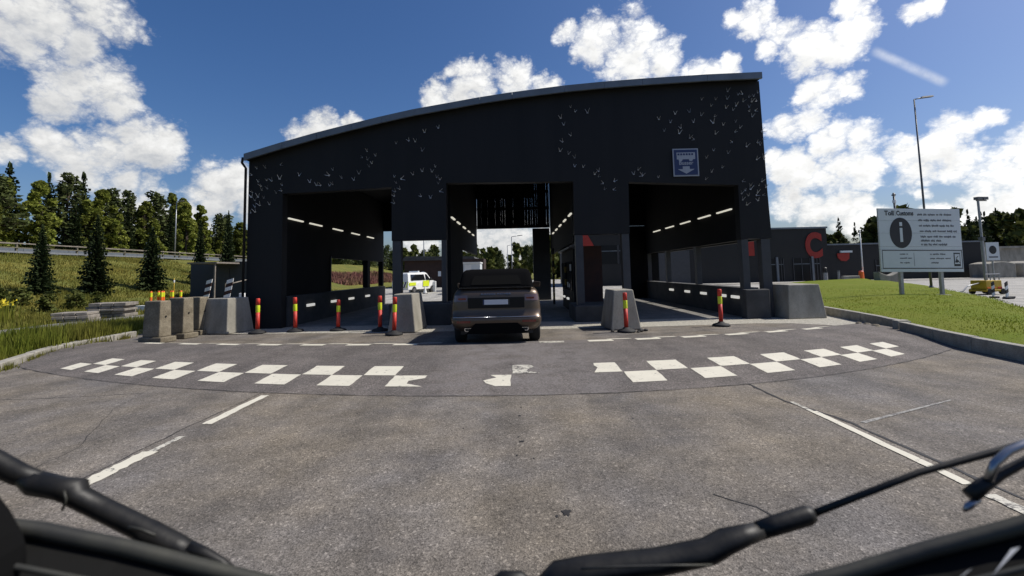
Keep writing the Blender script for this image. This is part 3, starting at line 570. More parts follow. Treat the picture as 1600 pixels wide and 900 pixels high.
for i, (x, z) in enumerate(BIRDS):
    o = link('bird_ornament', bm_[i % 3], hall); o.location = (x, YF-.004, z-.05); o.rotation_euler = (random.uniform(-.1, .25), random.choice([random.uniform(-.3, .3), random.uniform(-.3, .3), random.uniform(-1.5, 1.5)]), random.uniform(-.35, .35))
    s = random.uniform(.5, .85); o.scale = (s, s, s)
for i in range(34):                                          # on the right-hand return wall
    o = link('bird_ornament', bm_[i % 3], hall); o.location = (8.035, 14.7+random.uniform(0, 1.2), random.uniform(3.5, 7.3)); o.rotation_euler = (random.uniform(-.4, .4), random.uniform(-.4, .4), R(90)+random.uniform(-.3, .3)); s = random.uniform(.7, 1.05); o.scale = (s, s, s)

# blue bus sign on the facade
bs_ = empty('bus_lane_sign', (5.46, YF-.03, 4.98)); tag(bs_, 'square blue sign with white bus, word and down arrow on black facade', 'sign')
MB().box(-.41, .41, -.02, .0, -.45, .45).build('border', 'dullwhite', bs_)
MB().box(-.37, .37, -.03, -.021, -.41, .41).build('face', 'blue', bs_)
mb = MB(); mb.box(-.29, .30, -.036, -.031, .10, .32)
for wx in (-.17, .16): mb.prism([(wx+.065*math.cos(a*math.pi/5), .09+.055*math.sin(a*math.pi/5)) for a in range(10)], -.0355, -.0312)
mb.build('bus_pictogram', 'dullwhite', bs_)
for k in range(6): MB().box(-.26+.088*k, -.20+.088*k, -.040, -.0365, .23, .29).build('bus_window', 'blue', bs_)
MB().prism([(-.11, -.13), (-.11, -.22), (-.27, -.22), (0, -.37), (.27, -.22), (.11, -.22), (.11, -.13)], -.036, -.031).build('down_arrow', 'dullwhite', bs_)
o = link('lettering', text_mesh('Busser', .17, 'dullwhite', bold=.003), bs_); o.location = (0, -.034, -.075); o['kind'] = 'stuff'

# kiosk on the island between the middle and the right-hand bay
kb = empty('inspection_kiosk', (0, 0, 0)); tag(kb, 'dark kiosk with rusty steel front between middle and right bays', 'kiosk')
MB().box(2.05, 3.02, 17.1, 21.4, .0, 2.42).build('kiosk_wall', 'clad_in', kb)
MB().box(2.38, 3.1, 17.0, 17.08, .2, 2.5).build('front_panel', 'corten', kb)
MB().box(1.90, 3.12, 17.09, 21.6, 2.43, 2.5).build('kiosk_roof', 'column', kb)
for y0 in (17.4, 19.4): 
    w_ = MB().box(2.015, 2.045, y0, y0+1.8, .85, 1.95).build('window', 'darkglass', kb)
MB().box(2.0, 2.012, 18.6, 18.9, .95, 1.15).build('notice', 'white', kb); MB().box(2.0, 2.012, 18.1, 18.3, .95, 1.1).build('notice', 'signgrey', kb); MB().box(2.0, 2.012, 17.5, 17.9, 1.6, 1.85).build('notice', 'signgrey', kb)
mb = MB(); z = .2
gp = empty('striped_guard_post', (1.72, 22.4, 0)); tag(gp, 'slim black and yellow striped guard post inside the middle bay', 'post')
for k in range(9): MB().box(-.05, .05, -.05, .05, .01+.3*k, .305+.3*k).build('stripe', 'towyellow' if k % 2 else 'rubber', gp)

# ------------------------------------------------------------------ concrete blocks and bollards
def frustum(name, label, cx, cy, w, d, h, taper, rz, m='conc', group='tapered concrete guard blocks'):
    mb = MB(); a, b = w/2, d/2; c, e = a-taper, b-taper
    mb.add([(-a, -b, 0), (a, -b, 0), (a, b, 0), (-a, b, 0), (-c, -e, h), (c, -e, h), (c, e, h), (-c, e, h)], [(0, 3, 2, 1), (4, 5, 6, 7), (0, 1, 5, 4), (1, 2, 6, 5), (2, 3, 7, 6), (3, 0, 4, 7)])
    o = mb.build(name, m, bevel=.025, loc=(cx, cy, 0.008), rot=(0, 0, rz)); tag(o, label, 'concrete block', group); return o
frustum('concrete_block', 'tapered concrete block left of the left bay, pale side lit', -8.72, 13.93, .98, 1.0, 1.02, .12, R(-13))
frustum('concrete_block', 'tapered concrete block between left bay and parked brown car', -3.2, 13.45, .78, 1.3, 1.05, .13, R(-3))
frustum('concrete_block', 'tapered concrete block between middle bay and right bay', 2.8, 12.95, .82, 1.15, 1.05, .14, R(4))
frustum('concrete_block', 'wide tapered concrete block at the lawn corner by right bay', 8.66, 14.75, 1.18, 1.5, 1.02, .11, R(2))

def barrier(label, x, y, rz, h):
    e = empty('barrier_block', (x, y, 0.004), rz); tag(e, label, 'concrete barrier', 'old concrete barrier blocks by the kerb')
    mb = MB(); mb.add([(-.27, -.17, .14), (.27, -.17, .14), (.27, .17, .14), (-.27, .17, .14), (-.25, -.15, h), (.25, -.15, h), (.25, .15, h), (-.25, .15, h)], [(0, 3, 2, 1), (4, 5, 6, 7), (0, 1, 5, 4), (1, 2, 6, 5), (2, 3, 7, 6), (3, 0, 4, 7)])
    mb.build('body', 'conc_old', e, bevel=.025)
    MB().box(-.34, .38, -.22, .22, 0, .139).build('foot', 'conc_old', e, bevel=.02)
    MB().tube([(.262, 0, h*.62), (.279, 0, h*.62)], .022).build('lifting_hole', 'black', e)
barrier('weathered concrete barrier block nearest the camera beside the kerb', -9.40, 12.1, R(-12), 1.06)
barrier('weathered concrete barrier block in the middle of its row of three', -9.34, 12.85, R(-12), 1.10)
barrier('weathered concrete barrier block farthest of the row of three by kerb', -9.42, 13.62, R(-14), 1.08)

def bollard_proto():
    e = empty('bollard')
    MB().lathe([(.23, 0), (.235, .03), (.20, .06), (.10, .085), (.07, .12)], 12).build('rubber_base', 'rubber', e, smooth=True)
    MB().lathe([(.055, .10), (.055, .60)], 14).build('post', 'red', e, smooth=True)
    MB().lathe([(.0555, .60), (.0565, .605), (.0565, .80), (.0555, .805)], 14).build('reflective_band', 'yellowband', e, smooth=True)
    MB().lathe([(.055, .805), (.055, .985), (.045, 1.0)], 14).build('cap', 'red', e, smooth=True)
    return e
bp = bollard_proto()
for i, (x, y, tx, ty_, lab) in enumerate([(-7.55, 13.45, 0, 0, 'red bollard with yellow band in front of the left pale concrete block'), (-6.55, 13.65, .02, -.03, 'red bollard with yellow band at the left edge of the left bay'), (-5.32, 13.7, .0, .02, 'red bollard with yellow band in the middle of the left bay'),
        (-3.98, 13.35, 0, .03, 'red bollard just left of the concrete block beside the car'), (-3.34, 12.45, 0, -.03, 'red bollard standing before the concrete block beside the car'), (2.75, 11.98, 0, .01, 'red bollard before the concrete block right of the car'), (5.52, 12.75, 0, 0, 'red bollard with yellow band standing alone before the right bay')]):
    o = bp if i == 0 else copy_tree(bp); o.location = (x, y, .006); o.rotation_euler = (tx, ty_, i*.7)
    tag(o, lab, 'bollard', 'red lane bollards before the hall')
    if i == 2: o.scale = (1, 1, .90)
for i, (x, y, s) in enumerate([(3.12, 12.0, .09), (3.28, 12.1, .07), (2.42, 12.1, .06), (3.02, 11.85, .05)]):
    mb = MB(); mb.lathe([(s*.7, 0), (s, s*.4), (s*.5, s*.8)], 7); mb.v = [(a*(1+.4*mnoise.noise(Vector((a*20, b*20, i)))), b, c) for a, b, c in mb.v]
    tag(mb.build('rubber_lump', 'rubber', loc=(x, y, .006)), ['larger black rubber lump right of the bollard right of car', 'outermost black rubber lump right of the bollard right of car', 'black rubber lump left of the bollard right of car', 'smallest rubber lump in front beside the bollard right of car'][i], 'debris', 'rubber lumps by the bollard')

# ------------------------------------------------------------------ brown car seen from behind
def contour(w, yr, yf, rr=.35, rf=.5, k=7):
    pts = []
    for cx, cy, r, a0 in [(w-rr, yr+rr*.55, rr, -90), (w-rf, yf-rf*.6, rf, 0), (-w+rf, yf-rf*.6, rf, 90), (-w+rr, yr+rr*.55, rr, 180)]:
        sy = .55 if cy < 2 else .6
        for i in range(k):
            a = R(a0+90*i/(k-1)); pts.append((cx+r*math.cos(a), cy+r*sy*math.sin(a)))
    return pts
def stack(levels, cap=True, k=7):
    mb = MB(); n = 4*k; vs = []
    for z, w, yr, yf, rr, rf in levels: vs += [(x, y, z) for x, y in contour(w, yr, yf, rr, rf, k)]
    fs = [(i*n+j, i*n+(j+1) % n, (i+1)*n+(j+1) % n, (i+1)*n+j) for i in range(len(levels)-1) for j in range(n)]
    if cap: fs += [tuple(range(n))[::-1], tuple(range((len(levels)-1)*n, len(levels)*n))]
    return mb.add(vs, fs)
car = empty('car', (-.49, 10.08, .004), R(.8)); tag(car, 'brown compact off-road car with black roof stopped before middle bay', 'car')
body = stack([(.30, .84, .30, 4.1, .3, .5), (.36, .90, .12, 4.2, .3, .5), (.44, .955, .03, 4.3, .28, .5), (.52, .98, .0, 4.34, .26, .5), (.60, .985, .0, 4.36, .25, .5), (.635, .98, .02, 4.36, .25, .5), (.65, .972, .06, 4.36, .25, .5), (.80, .972, .07, 4.34, .25, .5), (.95, .96, .075, 4.3, .24, .5), (1.06, .945, .085, 4.2, .24, .5), (1.14, .925, .10, 4.05, .26, .5), (1.20, .895, .135, 3.9, .28, .5), (1.245, .85, .20, 3.7, .3, .5), (1.265, .79, .28, 3.5, .3, .5)])
bo = body.build('body', 'carpaint', car, smooth=True)
roof = stack([(1.235, .845, .20, 3.15, .14, .3), (1.32, .83, .25, 3.0, .14, .3), (1.46, .80, .35, 2.75, .13, .3), (1.57, .775, .43, 2.5, .12, .3), (1.63, .75, .50, 2.4, .12, .3), (1.665, .71, .62, 2.25, .14, .3), (1.68, .60, .9, 2.0, .2, .3)])
roof.build('soft_top', 'softtop', car, smooth=True)
# rear window follows the slope of the top
def rear_y(z): return lerp([(1.235, .20), (1.32, .25), (1.46, .35), (1.57, .43), (1.63, .50)], z)
mb = MB(); vs = []
for z, hw in ((1.33, .56), (1.43, .54), (1.53, .49)): vs += [(-hw, rear_y(z)-.012, z), (hw, rear_y(z)-.012, z)]
mb.add(vs, [(0, 1, 3, 2), (2, 3, 5, 4)]).build('rear_window', 'interior', car)
sp = MB(); sp.add([(-.80, .19, 1.235), (.80, .19, 1.235), (.83, .12, 1.255), (-.83, .12, 1.255), (-.80, .26, 1.285), (.80, .26, 1.285)], [(0, 1, 2, 3), (3, 2, 5, 4), (0, 3, 4), (1, 5, 2), (0, 4, 5, 1)]); sp.build('boot_lip', 'glossblack', car)
MB().box(-.62, .62, .066, .10, .82, 1.055).build('tailgate_panel', 'farglass', car, bevel=.012)
pl = MB().box(-.26, .26, .055, .065, .90, 1.005).build('number_plate', 'plate', car); 
MB().box(-.285, -.262, .054, .065, .90, 1.005).build('plate_band', 'blue', pl)
MB().box(-.30, .30, .0655, .0658, .885, 1.02).build('plate_frame', 'black', pl)
for s in (-1, 1):
    tl = MB(); vs = []
    for x, y in ((.63, .076), (.75, .078), (.80, .086), (.84, .097), (.875, .112), (.905, .132), (.925, .152)): vs += [(s*x, y-.010, .975), (s*x*.985, y+.006, 1.11)]
    tl.add(vs, [(2*i, 2*i+2, 2*i+3, 2*i+1) if s > 0 else (2*i, 2*i+1, 2*i+3, 2*i+2) for i in range(6)])
    t = tl.build('tail_lamp', 'clearlamp', car, smooth=True)
    MB().box(s*.66-.0+(-.0 if s > 0 else -.17), s*.66+(.17 if s > 0 else .0), .052, .058, 1.015, 1.05).build('lamp_strip', 'redglass', t)
    rf_ = MB(); vs = []
    for x, y in ((.56, -.003), (.72, 0), (.86, .022)): vs += [(s*x, y-.006, .515), (s*x, y-.006, .565)]
    rf_.add(vs, [(0, 2, 3, 1), (2, 4, 5, 3)] if s > 0 else [(0, 1, 3, 2), (2, 3, 5, 4)]).build('bumper_reflector', 'redglass', car)
    MB().tube([(s*.0, .012, .634), (s*.72, .014, .634), (s*.84, .03, .634), (s*.93, .075, .634), (s*.972, .14, .634)], .008, 6).build('bumper_trim', 'chrome', car, smooth=True)
    ex = MB(); ring = [(-.09, .03), (.09, .03), (.10, -.005), (.075, -.045), (-.075, -.045), (-.10, -.005)]
    ex.add([(s*.60+x, y, .375+z) for y in (.02, .16) for x, z in ring] + [(s*.60+x*.78, .02, .375+z*.70) for x, z in ring], [(i, (i+1) % 6, 6+(i+1) % 6, 6+i) for i in range(6)] + [(i, 12+i, 12+(i+1) % 6, (i+1) % 6) for i in range(6)])
    e_ = ex.build('exhaust_tip', 'chrome', car); MB().add([(s*.60+x*.78, .05, .375+z*.70) for x, z in ring], [tuple(range(6))]).build('exhaust_bore', 'black', e_)
    mr = MB(); mr.add([(s*.90, 2.55, 1.20), (s*1.12, 2.50, 1.18), (s*1.13, 2.50, 1.33), (s*.94, 2.55, 1.34), (s*.90, 2.72, 1.22), (s*1.10, 2.66, 1.2), (s*1.11, 2.66, 1.31), (s*.94, 2.72, 1.32)], [(0, 1, 2, 3), (7, 6, 5, 4), (0, 4, 5, 1), (1, 5, 6, 2), (2, 6, 7, 3), (3, 7, 4, 0)]); mr.build('wing_mirror', 'carpaint', car, bevel=.02)
    sw = MB(); sw.add([(s*.80, .75, 1.28), (s*.765, .95, 1.47), (s*.735, 2.4, 1.50), (s*.80, 2.9, 1.28)], [(0, 1, 2, 3)]); sw.build('side_window', 'darkglass', car)
MB().prism([(-.66, .28), (-.46, .505), (.46, .505), (.66, .28)], -.006, .30).build('diffuser', 'interior', car, bevel=.01)
MB().box(-.80, .80, .30, 4.0, .24, .32).build('underbody', 'black', car)
o = link('lettering', text_mesh('RANGE ROVER', .055, 'rim'), car); o.location = (0, .088, 1.115); o.rotation_euler = (R(-12), 0, 0); o.scale = (1.8, 1, .8); o['kind'] = 'stuff'
tp = [(.20, -.12), (.30, -.125), (.345, -.11), (.36, -.07), (.36, .07), (.345, .11), (.30, .125), (.20, .12)]
for sx in (-1, 1):
    for yy in (.86, 3.50):
        mb = MB(); n = 28; vs = []
        for r, x in tp: vs += [(x, r*math.cos(2*math.pi*k/n), r*math.sin(2*math.pi*k/n)) for k in range(n)]
        mb.add(vs, [(i*n+k, i*n+(k+1) % n, (i+1)*n+(k+1) % n, (i+1)*n+k) for i in range(len(tp)-1) for k in range(n)])
        wh = mb.build('wheel', 'tyre', car, smooth=True, loc=(sx*.855, yy, .36))
        mb = MB(); 
        for k in range(5):
            a = 2*math.pi*k/5; ca, sa = math.cos(a), math.sin(a); q = []
            for rr, hw in ((.05, .035), (.245, .05)):
                for d in (-hw, hw): q.append((sx*.10, rr*ca-d*sa, rr*sa+d*ca))
            mb.add(q, [(0, 2, 3, 1)])
        mb.tube([(sx*.085, 0, 0), (sx*.11, 0, 0)], .06, 12); mb.build('rim', 'rim', wh)

# ------------------------------------------------------------------ customs van beyond the hall
van = empty('patrol_van', (-9.0, 40.5, 0), R(-24)); van.scale = (.88, .88, .88); tag(van, 'white patrol van with yellow panels and hatched rear seen through the left gap', 'van')
prof = [(-2.35, .35), (-2.40, .75), (-2.36, 1.15), (-2.28, 1.85), (-2.15, 1.98), (.55, 2.0), (.80, 1.95), (1.50, 1.22), (2.25, 1.05), (2.42, .85), (2.45, .35)]
mb = MB(); n = len(prof); ws = [.93, .96, .97, .84, .76, .76, .78, .92, .93, .90, .90]
mb.add([(-w, y, z) for (y, z), w in zip(prof, ws)] + [(w, y, z) for (y, z), w in zip(prof, ws)], [tuple(range(n)), tuple(range(n, 2*n))[::-1]] + [(i, n+i, n+(i+1) % n, (i+1) % n) for i in range(n)])
mb.build('body', 'white', van, bevel=.05)
MB().add([(-.72, -2.325, 1.30), (.72, -2.325, 1.30), (.68, -2.285, 1.78), (-.68, -2.285, 1.78)], [(0, 1, 2, 3)]).build('rear_window', 'darkglass', van)
for k in range(7):
    x = -.9+k*.26; MB().add([(x, -2.415, .55), (x+.13, -2.415, .55), (x+.36, -2.385, 1.12), (x+.23, -2.385, 1.12)], [(0, 1, 2, 3)]).build('hazard_stripe', 'black' if k % 2 else 'vanyellow', van)
for s in (-1, 1):
    MB().add([(s*.955, -1.9, 1.25), (s*.955, .35, 1.25), (s*.83, .25, 1.80), (s*.83, -1.9, 1.80)], [(0, 1, 2, 3)]).build('side_window', 'darkglass', van)
    MB().add([(s*.965, .45, 1.25), (s*.965, 1.25, 1.22), (s*.845, .72, 1.80), (s*.845, .45, 1.82)], [(0, 1, 2, 3)]).build('door_window', 'darkglass', van)
    MB().box(s*.985-.006, s*.985+.006, -.05, .95, .62, 1.18).build('yellow_panel', 'vanyellow', van)
    MB().box(s*.985-.005, s*.985+.005, -2.25, -1.2, .75, 1.05).build('yellow_panel', 'vanyellow', van)
    MB().box(s*1.08-.1, s*1.08+.1, 1.05, 1.2, 1.18, 1.42).build('wing_mirror', 'black', van, bevel=.03)
    for yy in (-1.45, 1.55):
        w_ = MB(); w_.tube([(s*.72, yy, .33), (s*.97, yy, .33)], .33, 18); wh = w_.build('wheel', 'tyre', van)
        MB().tube([(s*.972, yy, .33), (s*.985, yy, .33)], .19, 14).build('rim', 'rim', wh)
MB().box(-.55, .55, -.3, -.05, 2.01, 2.14).build('light_bar', 'signgrey', van, bevel=.03)

# ------------------------------------------------------------------ information board on the lawn
sg = empty('information_board', (16.85, 19.3, .22), R(4), R(1.2)); tag(sg, 'big pale customs information board on two posts standing on the lawn', 'sign')
for x in (-.88, .92): MB().box(x-.06, x+.06, .05, .17, -.2, 3.5).build('post', 'galv', sg)
for x in (-.88, .92): MB().lathe([(.34, .0), (.30, .05), (.1, .07)], 9, x, .11).build('footing', 'conc', sg)
zs = [1.0, 1.13, 1.93, 2.06, 2.62, 3.15, 3.66]
for a, b in zip(zs, zs[1:]): MB().box(-1.83, 1.83, -.02, .045, a+.004, b-.004).build('board_panel', 'signgrey', sg)
zb, zt = 1.14, 1.91
for x0, x1, z0, z1 in [(-1.76, 1.8, zt-.03, zt), (-1.76, 1.8, zb, zb+.03), (-1.76, -1.74, zb+.03, zt-.03), (1.775, 1.8, zb+.03, zt-.03)]: MB().box(x0, x1, -.026, -.0205, z0, z1).build('frame_line', 'black', sg)
MB().box(-.36, -.35, -.026, -.0205, 1.24, 1.8).build('frame_line', 'print', sg)
el = MB().prism([(-.87+.49*math.cos(2*math.pi*k/40), 2.63+.64*math.sin(2*math.pi*k/40)) for k in range(40)], -.027, -.0205).build('symbol_disc', 'black', sg)
MB().box(-.92, -.80, -.033, -.0275, 2.25, 2.84).build('letter_stem', 'signgrey', el); MB().box(-.92, -.80, -.033, -.0275, 2.92, 3.08).build('letter_dot', 'signgrey', el)
o = link('lettering', text_mesh('Toll', .27, 'black', 'LEFT', .008), sg); o.location = (-1.55, -.024, 3.37); o['kind'] = 'stuff'
o = link('lettering', text_mesh('Customs', .27, 'black', 'LEFT', .008), sg); o.location = (-1.02, -.024, 3.37); o.scale = (.78, 1, 1); o['kind'] = 'stuff'
MB().box(-1.075, -1.065, -.026, -.0205, 3.34, 3.58).build('divider_line', 'print', sg)
random.seed(11)
def text_line(x0, x1, z, h):
    """a line of small print too far away to read: uneven words"""
    mb = MB(); x = x0
    while x < x1-.05:
        w = min(random.uniform(.06, .40), x1-x); xx = x
        while xx < x+w:
            lw = random.uniform(.012, .045); mb.box(xx, min(xx+lw, x+w), -.0255, -.0205, z-h*random.choice([.5, .5, .5, .8]), z+h*random.choice([.5, .5, .85])); xx += lw+random.uniform(.004, .014)
        x += w+.055
    mb.build('print_line', 'print', sg)['kind'] = 'stuff'
for (x0, x1, z) in [(-.08, 1.48, 3.40), (-.06, 1.52, 3.16), (-.04, 1.52, 2.93), (-.02, 1.64, 2.70), (0, 1.62, 2.47), (.0, 1.0, 2.30), (.0, 1.26, 2.11+.03)]: text_line(x0, x1, z, .06)
for (x0, x1, z) in [(-.98, -.62, 1.74), (-.98, -.46, 1.57), (-.98, -.48, 1.38), (.36, 1.05, 1.74), (.36, 1.36, 1.56), (.40, .80, 1.38)]: text_line(x0, x1, z, .042)
pc = MB().box(1.42, 1.70, -.027, -.0205, 1.24, 1.80).build('pictogram', 'black', sg)
MB().box(1.45, 1.67, -.032, -.0275, 1.33, 1.75).build('pictogram_field', 'signgrey', pc)
MB().prism([(1.45, 1.40), (1.52, 1.56), (1.57, 1.50), (1.62, 1.47), (1.67, 1.36), (1.60, 1.42), (1.54, 1.38)], -.037, -.0325).build('pictogram_figure', 'black', pc)
MB().prism([(1.50, 1.58), (1.60, 1.68), (1.61, 1.66), (1.52, 1.56)], -.037, -.0325).build('pictogram_figure', 'black', pc)

# ------------------------------------------------------------------ lamp posts and masts
def lamp_post(name, label, x, y, h, arm=.9, r=.09, z0=0., m='galv', ang=0, group='street lamps'):
    e = empty(name, (x, y, z0), ang); tag(e, label, 'street lamp', group)
    MB().tube([(0, 0, -.3), (0, 0, h*.5), (0, 0, h)], [r, r*.8, r*.55], 10).build('pole', m, e, smooth=True)
    MB().tube([(0, 0, h), (arm*.5, 0, h+.05), (arm, 0, h+.10)], r*.45, 8).build('arm', m, e, smooth=True)
    mb = MB(); mb.add([(arm-.1, -.12, h+.06), (arm+.65, -.10, h+.14), (arm+.65, .10, h+.14), (arm-.1, .12, h+.06), (arm, -.08, h+.16), (arm+.6, -.07, h+.21), (arm+.6, .07, h+.21), (arm, .08, h+.16)], [(0, 3, 2, 1), (4, 5, 6, 7), (0, 1, 5, 4), (1, 2, 6, 5), (2, 3, 7, 6), (3, 0, 4, 7)])
    mb.build('lantern', 'dgalv', e); MB().lathe([(r*1.9, 0), (r*1.9, .12), (r*1.2, .2)], 10).build('pole_foot', m, e); return e
lamp_post('lamp_post', 'tall slender lamp post rising behind the information board', 23.2, 26.07, 10.95, .45, .065, 0.1, 'dgalv')
lamp_post('lamp_post', 'lamp post beside the raised road on the grassy bank', -41.4, 55.6, 7.2, .25, .08, 3.8)
lamp_post('lamp_post', 'nearer lamp post seen through the middle bay opening', -.75, 60, 6.2, .8, .08)
lamp_post('lamp_post', 'farther lamp post seen through the middle bay opening', -1.65, 75, 5.9, .6, .08)
lamp_post('lamp_post', 'lamp post seen through the gap behind the patrol van', -12.2, 60, 8.5, .6, .08)
def rod(name, label, cat, x, y, h, r, m, z0=0):
    e = empty(name, (x, y, z0)); tag(e, label, cat); MB().tube([(0, 0, 0), (0, 0, h)], [r, r*.8], 10).build('pole', m, e, smooth=True); return e
fp = rod('flagpole', 'white bare flagpole before the far dark customs office', 'flagpole', 32.5, 43.6, 4.6, .06, 'white'); MB().lathe([(.02, 4.6), (.08, 4.65), (.08, 4.72), (.02, 4.77)], 10).build('finial', 'white', fp)
ch = rod('flue', 'dark flue pipe with pale ring rising behind the information board', 'flue', 41.3, 50, 9.3, .13, 'dgalv'); MB().lathe([(.17, 8.2), (.17, 8.5)], 12).build('ring', 'white', ch); MB().lathe([(.2, 9.0), (.2, 9.12), (.05, 9.2)], 12).build('cap', 'dgalv', ch)
# mobile light tower
tw = empty('light_tower', (22.95, 22.75, 0), R(8)); tag(tw, 'yellow mobile light tower trailer with raised mast at lawn edge', 'light tower')
MB().box(-.48, .42, -.35, .35, .25, .68).build('generator_case', 'towyellow', tw, bevel=.03)
MB().box(-.55, .55, -.4, .4, .14, .24).build('chassis', 'towyellow', tw, bevel=.02)
MB().box(-.46, .05, -.375, -.352, .30, .35).build('reflector_strip', 'orange', tw); MB().box(.15, .38, -.375, -.352, .28, .36).build('rear_lamp', 'red', tw)
for x in (-.38, .38):
    for y in (-.36, .36):
        MB().tube([(x, y-.06, .14), (x, y+.06, .14)], .14, 12).build('wheel', 'tyre', tw)
for x0 in (-.4, -.15, .1, .35): MB().tube([(x0, -.3, .68), (x0, -.3, .98)], .022, 6).build('guard_rail', 'galv', tw)
MB().tube([(-.42, -.3, .98), (.4, -.3, .98)], .022, 6).build('guard_rail', 'galv', tw)
MB().tube([(.0, 0, .6), (.0, 0, 2.7)], .07, 8).build('mast', 'galv', tw); MB().tube([(.0, 0, 2.7), (.0, 0, 4.65)], .05, 8).build('mast_extension', 'galv', tw); MB().box(-.09, .09, -.09, .09, 2.62, 2.8).build('mast_collar', 'dgalv', tw)
for x0 in (-.12, .22): MB().box(x0-.0, x0+.28, -.1, .1, 4.66, 4.8).build('floodlight', 'dgalv', tw, rot=None)
MB().tube([(-.1, 0, 4.62), (.5, 0, 4.62)], .03, 6).build('crossbar', 'galv', tw)
cb = MB().tube([(22.45, 22.6, .55), (21.75, 22.5, .42), (21.5, 22.45, .2), (21.2, 22.45, .14), (20.8, 22.6, .15), (20.3, 22.9, .15)], .03, 6).build('power_cable', 'galv', smooth=True); tag(cb, 'grey cable hanging from the light tower down to the lawn', 'cable')
sn = empty('round_symbol_sign', (25.1, 24.4, 0), R(-4)); tag(sn, 'small white notice sign with black oval right of the light tower', 'sign')
MB().tube([(0, .05, 0), (0, .05, 2.6)], .04, 8).build('post', 'galv', sn); MB().box(-.30, .34, -.01, .02, 1.65, 2.6).build('face', 'signgrey', sn)
MB().prism([(.02+.18*math.cos(2*math.pi*k/20), 2.2+.22*math.sin(2*math.pi*k/20)) for k in range(20)], -.018, -.011).build('symbol', 'black', sn); MB().box(-.2, .24, -.018, -.011, 1.78, 1.86).build('symbol', 'print', sn)
for i, (x, y, lab) in enumerate([(20.9, 20.45, 'left of three small striped marker posts by lawn edge'), (20.75, 19.75, 'middle of three small striped marker posts by lawn edge'), (21.2, 20.15, 'right of three small striped marker posts by lawn edge')]):
    e = empty('marker_post', (x, y, -.01), R(10*i)); tag(e, lab, 'marker post', 'striped marker posts by the lawn')
    MB().box(-.09, .13+.08*i, -.12, .12, 0, .07).build('foot', 'rubber', e)
    for k in range(4):
        z = .07+.15*k; MB().add([(-.055, -.02, z), (.055, -.02, z+.06), (.055, -.02, z+.21), (-.055, -.02, z+.15), (-.055, .02, z), (.055, .02, z+.06), (.055, .02, z+.21), (-.055, .02, z+.15)], [(0, 1, 2, 3), (7, 6, 5, 4), (0, 4, 5, 1), (1, 5, 6, 2), (2, 6, 7, 3), (3, 7, 4, 0)]).build('stripe', 'black' if k % 2 else 'signgrey', e)

# ------------------------------------------------------------------ far customs office
fo = empty('customs_office', (0, 0, 0)); tag(fo, 'long low dark office building with huge red letter C', 'building')
MB().box(5.5, 31.6, 47, 60, 0, 5.35).build('tall_wing', 'farclad', fo)
MB().box(31.602, 47.5, 47.3, 60, 0, 3.6).build('low_wing', 'farclad', fo)
MB().box(5.4, 31.7, 46.9, 60.1, 5.352, 5.52).build('roof_edge', 'roofmetal', fo)
MB().box(31.72, 47.6, 47.2, 60.1, 3.602, 3.75).build('roof_edge', 'roofmetal', fo)
def win(x0, x1, z0, z1, y=46.99, bars=1):
    w = MB().box(x0, x1, y-.02, y, z0, z1).build('window', 'farglass', fo)
    for i in range(bars+2):
        x = x0+(x1-x0)*i/(bars+1); MB().box(x-.035, x+.035, y-.06, y-.021, z0, z1).build('frame', 'column', w)
    MB().box(x0, x1, y-.055, y-.0215, z1-.62, z1-.55).build('transom', 'roofmetal', w)
for x0, x1 in [(24.9, 26.2), (26.5, 27.0), (28.0, 29.7), (30.1, 30.7)]: win(x0, x1, .1, 2.35)
for x in (26.33, 29.93): MB().box(x-.1, x+.1, 46.85, 46.97, 0, 2.5).build('pillar', 'roofmetal', fo)
for x0, x1 in [(8.5, 10.2), (10.3, 11.9), (12.4, 13.4)]: win(x0, x1, 2.2, 4.1, bars=0)
for x0, x1 in [(36.6, 38.2), (38.5, 40.2), (41, 43)]: win(x0, x1, .6, 2.0, 47.29)
MB().box(14, 17.5, 46.96, 46.99, .05, 3.4).build('roller_door', 'column', fo)
o = link('red_letter', text_mesh('C', 3.35, 'letterred', 'LEFT', bold=.16), fo); o.location = (29.35, 46.95, 2.50); o.scale = (.72, 8, 1)
MB().box(22.8, 24.1, 46.9, 46.98, 2.7, 4.3).build('red_letter', 'letterred', fo)
MB().prism([(32.7, 2.75), (32.75, 2.3), (33.1, 1.98), (33.6, 1.95), (33.9, 2.2), (33.95, 2.8)], 47.2, 47.28).build('red_letter', 'letterred', fo)
MB().prism([(6.6, 5.2), (7.2, 5.2), (7.9, 3.9), (6.7, 3.9)], 46.9, 46.98).build('red_letter', 'letterred', fo)
MB().box(33.0, 34.2, 47.1, 47.28, 2.82, 3.02).build('name_panel', 'signgrey', fo)
tag(sheet('forecourt', [(14, 43.2), (110, 43.2), (110, 46.9), (14, 46.9)], .02, 'yard'), kind='structure')
